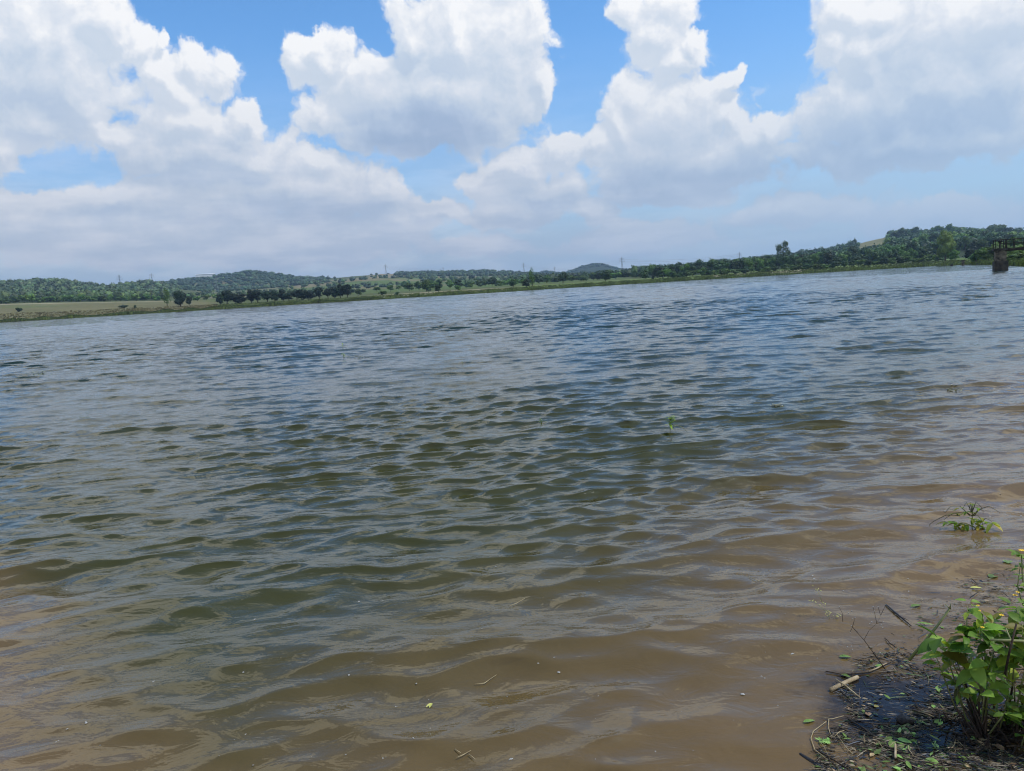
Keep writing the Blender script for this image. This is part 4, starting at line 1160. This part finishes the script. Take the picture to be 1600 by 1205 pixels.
stick('white_branch', [(1358, 1053), (1372, 1047), (1385, 1040)], [.0025, .003, .002], MAT['cane'], 'whitish branch stub above the right end of the thick cane piece', 'branch', .010)
stick('grass_blade', [(742, 1072), (757, 1070), (776, 1057)], [.0012, .0018, .0008], MAT['straw'], 'pale grass blade floating alone right of centre near the yellow leaf pair', 'grass blade')
stick('grass_blade', [(795, 949), (808, 944), (820, 937)], [.0012, .0018, .0008], MAT['straw'], 'short straw blade floating alone on brown water below the image centre', 'grass blade')
stick('straw_piece', [(1168, 902), (1180, 907), (1193, 912)], [.0012, .0018, .001], MAT['straw'], 'short straw piece floating on brown water left of the dead seed stalks', 'straw')
stick('straw_piece', [(714, 1187), (724, 1182), (736, 1175)], [.0014, .0018, .001], MAT['straw'], 'longest of the crossed straws near the bottom edge', 'straw')
stick('straw_piece', [(711, 1173), (720, 1179)], [.0014, .001], MAT['straw'], 'upper left straw of the crossed straws near the bottom edge', 'straw')
stick('straw_piece', [(733, 1181), (743, 1189)], [.0014, .001], MAT['straw'], 'lower right straw of the crossed straws near the bottom edge', 'straw')
stick('submerged_branch', [(1250, 1178), (1272, 1192), (1300, 1212)], [.006, .009, .008], MAT['black_stick'], 'dark half sunk branch at the bottom edge left of the leaf pile', 'branch', -.002)
def lone_leaf(name, u, v, L, w, mat, rz, lab, n=1, lobed=False):
    m = MB()
    if lobed:
        for k in range(9):
            a = -1.2 + k*.3; add_leaf(m, (k*L*.06 - L*.25, 0, 0), (math.cos(a*1.3), math.sin(a*1.3), .1), L*.35, L*.12, None, .2, .1)
            a = -a; add_leaf(m, (k*L*.06 - L*.25, 0, 0), (math.cos(a*1.9), math.sin(a*1.9), .12), L*.35, L*.12, None, .2, .1)
    else:
        for k in range(n):
            a = (k - (n-1)/2) * .5
            add_leaf(m, (0, 0, .001*k), (math.cos(a), math.sin(a), .05), L, w, None, .3, .08)
    o = m.build(name, mat, None, True); o.location = W(u, v, .006); o.rotation_euler = (0, 0, rz)
    tag(o, lab, 'leaf')
lone_leaf('yellow_leaf', 675, 1101, .034, .012, MAT['float_yellow'], R_(-115), 'pair of joined yellow leaves floating alone near the lower centre', 2)
lone_leaf('green_leaf', 1255, 1131, .048, .018, MAT['float_green'], R_(12), 'single long green leaf floating on brown water left of the litter')
lone_leaf('lobed_leaf', 1288, 1160, .06, .03, MAT['float_green'], R_(-10), 'lobed green leaf floating inside the curve of the bent grass stalk', lobed=True)
lone_leaf('round_leaf', 1575, 882, .05, .045, MAT['float_green'], R_(60), 'round pale green leaf near the tall thin flowering weed')
lone_leaf('round_leaf', 1546, 904, .055, .045, MAT['float_green'], R_(20), 'round green leaf floating by itself above the leafy bush')
lone_leaf('pale_leaf', 1516, 920, .055, .022, MAT['float_yellow'], R_(-10), 'pale leaf floating above the top left sprig of the leafy bush')
lone_leaf('green_leaf', 1311, 1028, .05, .022, MAT['float_green'], R_(-10), 'oval green leaf floating at the upper left tip of the litter')
lone_leaf('green_leaf', 1313, 1055, .045, .018, MAT['float_green'], R_(-50), 'green leaf resting beside the upper end of the thick cane piece')
lone_leaf('round_leaf', 1366, 1107, .02, .017, MAT['float_yellow'], R_(10), 'small round yellow leaf right of the thin dry stalk')
lone_leaf('round_leaf', 1358, 1121, .026, .022, MAT['float_brown'], R_(80), 'round reddish brown leaf below the small yellow leaf')
lone_leaf('green_leaf', 1423, 950, .06, .025, MAT['float_green'], R_(15), 'green leaf floating on open water above the black stick')
lone_leaf('green_leaf', 1432, 975, .07, .016, MAT['float_green'], R_(-25), 'long narrow green leaf floating just right of the black stick')
lone_leaf('green_leaf', 1370, 1045, .04, .02, MAT['float_green'], R_(30), 'bright green leaf lying on the whitish branch stub')

# dead seed stalks left of the litter
def seed_stalks():
    r = random.Random(31)
    base = W(1384, 1047, -.005); o = empty('seed_stalk', base); d0 = math.hypot(base[0], base[1])
    m = MB(); s = MB()
    pts = [(1384, 1047, 0), (1365, 1020, .02), (1350, 1000, .05), (1332, 980, .10)]
    w3 = [Pd(u, v, d0 + dd) - base for u, v, dd in pts]
    m.tube(w3, [.0022, .002, .0017, .0012], 5)
    brs = [[(1350, 1000), (1358, 985), (1370, 974), (1376, 962)], [(1370, 974), (1366, 955)], [(1376, 962), (1384, 945)], [(1370, 974), (1380, 972)], [(1332, 980), (1328, 988)], [(1332, 980), (1336, 965)], [(1366, 955), (1364, 948)], [(1376, 962), (1372, 948)],
           [(1317, 972), (1316, 958), (1311, 948)], [(1340, 988), (1330, 978)]]
    for b in brs:
        q = [Pd(u, v, d0 + .10 + (1047 - v) * .0012) - base for u, v in b]
        m.tube(q, [.0012 - .0002*i for i in range(len(q))], 4)
        s.add(q[-1] + ICO_V * .0024, ICO_F)
    m.build('stalk', MAT['twig'], o, True)
    for (u, v) in ((1326, 958), (1331, 955), (1332, 967), (1362, 972), (1359, 975), (1377, 977), (1379, 981), (1330, 1010), (1332, 1015), (1324, 1011)):
        s.add(Pd(u, v, d0 + .12) - base + ICO_V * .0028, ICO_F)
    s.build('seed_heads', MAT['foam'], o)
    tag(o, 'dead branching seed stalk leaning over the water left of the litter', 'dead stalk')
    base = W(1300, 972, -.005); o = empty('seedling_stalk', base); d0 = math.hypot(base[0], base[1])
    m = MB(); s = MB()
    for (a, b) in (((1300, 975), (1285, 940)), ((1300, 975), (1292, 957)), ((1300, 975), (1310, 960)), ((1290, 955), (1268, 940)), ((1285, 942), (1275, 918)), ((1300, 975), (1318, 978))):
        q0 = Pd(*a, d0 + .02) - base; q1 = Pd(*b, d0 + .05) - base
        m.tube([q0, (q0+q1)/2 + (0, 0, .004), q1], [.0011, .0009, .0004], 4)
        for k in range(7):
            p = q1 + (q0 - q1) * r.uniform(0, .5) + np.array([r.uniform(-.012, .012), r.uniform(-.01, .01), r.uniform(0, .01)])
            an = r.uniform(0, 6.28); add_leaf(s, p, (math.cos(an), math.sin(an), r.uniform(-.3, .5)), .011, .0035, None)
    m.build('stalk', MAT['green_stem'], o, True); s.build('small_leaves', MAT['float_yellow'], o)
    tag(o, 'faint yellowish drowned weed just left of the dead seed stalk', 'weed')
seed_stalks()

# drooping water weed (arching blades) and little sprigs
def water_weed():
    base = W(1519, 826, -.02); o = empty('water_weed', base); d0 = math.hypot(base[0], base[1])
    top = (1519, 806)
    m = MB(); f = MB()
    arcs = [[(1518, 806), (1508, 801), (1490, 803), (1475, 812)], [(1518, 800), (1510, 786), (1505, 794)], [(1519, 800), (1516, 786), (1515, 797)], [(1519, 806), (1530, 797), (1545, 792), (1562, 801)],
            [(1520, 798), (1525, 785), (1535, 795)], [(1515, 806), (1500, 792), (1486, 792), (1477, 801)], [(1520, 806), (1528, 806), (1534, 815), (1537, 826)], [(1522, 806), (1531, 797), (1536, 798), (1536, 803)],
            [(1500, 806), (1478, 806), (1458, 816), (1450, 823)], [(1532, 818), (1540, 811), (1550, 815)]]
    for a in arcs:
        q = [Pd(u, v, d0 + (i % 2) * .02) - base for i, (u, v) in enumerate(a)]
        P_ = []
        for i in range(len(q) - 1):
            for t in (0, .5): P_.append(q[i]*(1-t) + q[i+1]*t)
        P_.append(q[-1])
        for i in range(1, len(P_) - 1): P_[i] = P_[i] + np.array([0, 0, .004])
        m.tube(P_, [.0028 - .002*i/len(P_) for i in range(len(P_))], 5)
    m.tube([(0, 0, -.03), Pd(1519, 806, d0) - base, Pd(1520, 787, d0) - base], [.003, .0025, .0015], 6)
    m.build('blades', MAT['weed_blade'], o, True)
    r = random.Random(2)
    for (u, v, n, ll) in ((1480, 816, 5, .04), (1497, 818, 8, .045), (1508, 820, 8, .045), (1528, 822, 8, .04), (1512, 800, 9, .03), (1522, 788, 5, .026), (1537, 815, 5, .045), (1550, 818, 6, .05), (1494, 803, 4, .03), (1529, 794, 3, .03), (1500, 794, 3, .025), (1520, 812, 7, .04)):
        for k in range(n):
            a = r.uniform(0, 6.28); add_leaf(f, Pd(u, v, d0) - base, (math.cos(a), math.sin(a), r.uniform(-.2, .5)), ll*r.uniform(.9, 1.9), ll*.5, (r.uniform(.8, 1.9), 1, .7), .2, .5)
    f.build('leaves', MAT['weed_leaf'], o)
    tag(o, 'drooping water weed with arching dark blades standing above the leafy bush', 'water weed')
    def sprig(name, u, v, h, n, lab, seed, spread=.4):
        base = W(u, v, -.01); d0 = math.hypot(base[0], base[1]); sc = d0 / F; o = empty(name, base)
        r = random.Random(seed); m = MB(); f = MB(); H = h * sc
        m.tube([(0, 0, -.04), (.003, 0, H*.5), (0, .002, H)], [.004, .003, .002], 5)
        for k in range(n):
            t = r.uniform(.35, 1); a = r.uniform(0, 6.28); l = H * r.uniform(.25, .5)
            add_leaf(f, (0, 0, H*t), (math.cos(a), math.sin(a), r.uniform(-.2, 1.)), l, l*.35, (1.2, 1.1, .8), .2, .4)
        m.tube([(0, 0, H*.2), (H*spread, 0, H*.45), (H*spread*1.9, 0, H*.3), (H*spread*2.6, 0, .0)], [.003, .003, .002, .001], 4)
        m.build('stem', MAT['green_stem'], o, True); f.build('leaves', MAT['weed_leaf'], o)
        tag(o, lab, 'water plant')
    sprig('water_sprig', 1047, 680, 26, 22, 'upright green sprig standing in open water right of centre', 3)
    sprig('water_sprig', 535, 544, 9, 9, 'upper one of two tiny green sprigs in open water left of centre', 4)
    sprig('water_sprig', 537, 561, 10, 12, 'lower one of two tiny green sprigs in open water left of centre', 5)
    sprig('water_sprig', 845, 661, 9, 12, 'small sprig of weed in open water near the middle of the lake', 6, .6)
    sprig('water_sprig', 722, 569, 10, 2, 'bare thin stalk poking from the water above the middle of the lake', 8, .1)
    def algae(u, v, w, d, n, lab, col, seed):
        base = W(u, v, 0); o_ = MB(); r = random.Random(seed); sc = math.hypot(base[0], base[1]) / F
        for i in range(n):
            uu = u + r.gauss(0, w/2.4); vv = v + r.gauss(0, d/2.4)
            p = P(uu, vv); p[2] = wz(p[0], p[1]) + .004
            a = r.uniform(0, 6.28); l = r.uniform(.02, .07) * max(1, sc*100*.8)
            add_leaf(o_, p - base, (math.cos(a), math.sin(a), r.uniform(0, .25)), l, l*.3, np.array(col)*r.uniform(.7, 1.3), .2, .1)
        o = o_.build('weed_patch', MAT['litter']); o.location = base
        tag(o, lab, 'weed patch', kind='stuff')
    algae(62, 584, 26, 4, 130, 'faint yellow green weed patch on the water near the left edge', (.22, .24, .10), 1)
    algae(556, 558, 26, 2, 70, 'thin strand of weed trailing right of the two tiny sprigs', (.16, .17, .08), 2)
    algae(960, 550, 26, 3, 60, 'brownish weed patch floating far out above the image centre', (.09, .09, .05), 3)
    algae(318, 590, 24, 2, 90, 'dark green floating weed streak in the left middle water', (.04, .07, .01), 4)
    algae(1490, 608, 14, 3, 50, 'sparse weed specks coloured as glitter on a wave crest at the right', (.25, .24, .14), 5)  # pale leaf colour paints glitter on this crest
    algae(1213, 634, 12, 2, 60, 'sparse weed specks on a wave crest right of centre', (.25, .24, .14), 6)
water_weed()

# foam flecks
def foam():
    r = random.Random(41); ms = []
    for i in range(5):
        rr = np.random.default_rng(i); m = MB()
        m.add(ICO_V * np.array([.0075, .0055, .002]) * rr.uniform(.5, 1.2, (12, 1)), ICO_F)
        if i % 2: m.add(np.array([.008, .003, 0]) + ICO_V * np.array([.004, .003, .0015]) * rr.uniform(.6, 1.1, (12, 1)), ICO_F)
        ms.append(m.mesh('foam_fleck', MAT['foam']))
    known = [(841,1040,1.),(873,1055,1.4),(866,1027,1.),(1160,1085,1.8),(1195,1060,1.),(1190,1057,.9),(799,1186,1.6),(930,1187,.9),(1270,900,.9),(1272,905,1.5),(1238,1022,1.7),(1378,1022,1.7),(670,1094,1.),(672,1138,.8),(646,1154,1.),
             (1433,711,2.),(1411,722,2.2),(1451,728,1.6),(1590,788,2.),(1563,774,1.6),(1547,807,1.8),(1476,799,1.8),(1595,806,1.6),(134,1130,1.5),(240,1065,.9),(88,1160,1.2),(561,940,1.1),(380,1050,.9),(545,1055,1.2),(398,968,.9),(395,835,.9),(165,700,1.2)]
    pts = list(known)
    while len(pts) < 120:
        u = r.uniform(20, 1580); v = 640 + 560 * r.random() ** .6
        if inside(u, v): continue
        if u < 600 and r.random() < .5: continue
        pts.append((u, v, r.choice([.35, .4, .5, .6, .8])))
    for (u, v, s) in pts:
        o = link('foam_fleck', r.choice(ms)); p = W(u, v, .001); o.location = p
        k = s * (.6 if v < 850 else 1) * max(.8, min(1.3, math.hypot(p[0], p[1]) / 3.2)) * .8; o.scale = (k, k, k); o.rotation_euler = (0, 0, r.uniform(0, 6.28))
        tag(o, 'tiny white foam fleck floating on the open water', 'foam', 'foam flecks on the water')
foam()

# ------------------------------------------------------------------ air
def haze():
    m = MB(); m.box((-6600, -6600, -2.5), (6600, 6600, 215))
    mat = bpy.data.materials.new('haze_air'); mat.use_nodes = True
    b = N(mat.node_tree); out = b.n('ShaderNodeOutputMaterial')
    v = b.n('ShaderNodeVolumePrincipled', ins={'Color': (.52, .74, 1, 1), 'Density': .00011, 'Anisotropy': .2})
    b.t.links.new(v.outputs[0], out.inputs['Volume'])
    o = m.build('haze', mat); o['kind'] = 'stuff'; o['label'] = 'thin blue haze in the air over the lake and hills'; o['category'] = 'haze'
haze()

vs = scene.view_settings; vs.view_transform = 'Standard'; vs.look = 'None'; vs.gamma = 1; vs.exposure = 0; vs.use_curve_mapping = False
scene.cycles.max_bounces = 6; scene.cycles.diffuse_bounces = 2; scene.cycles.glossy_bounces = 2; scene.cycles.transmission_bounces = 2; scene.cycles.volume_bounces = 0
scene.cycles.sample_clamp_indirect = 4; scene.cycles.sample_clamp_direct = 3
scene.cycles.use_denoising = True
scene.cycles.filter_width = 1.1
scene.cycles.adaptive_threshold = .025
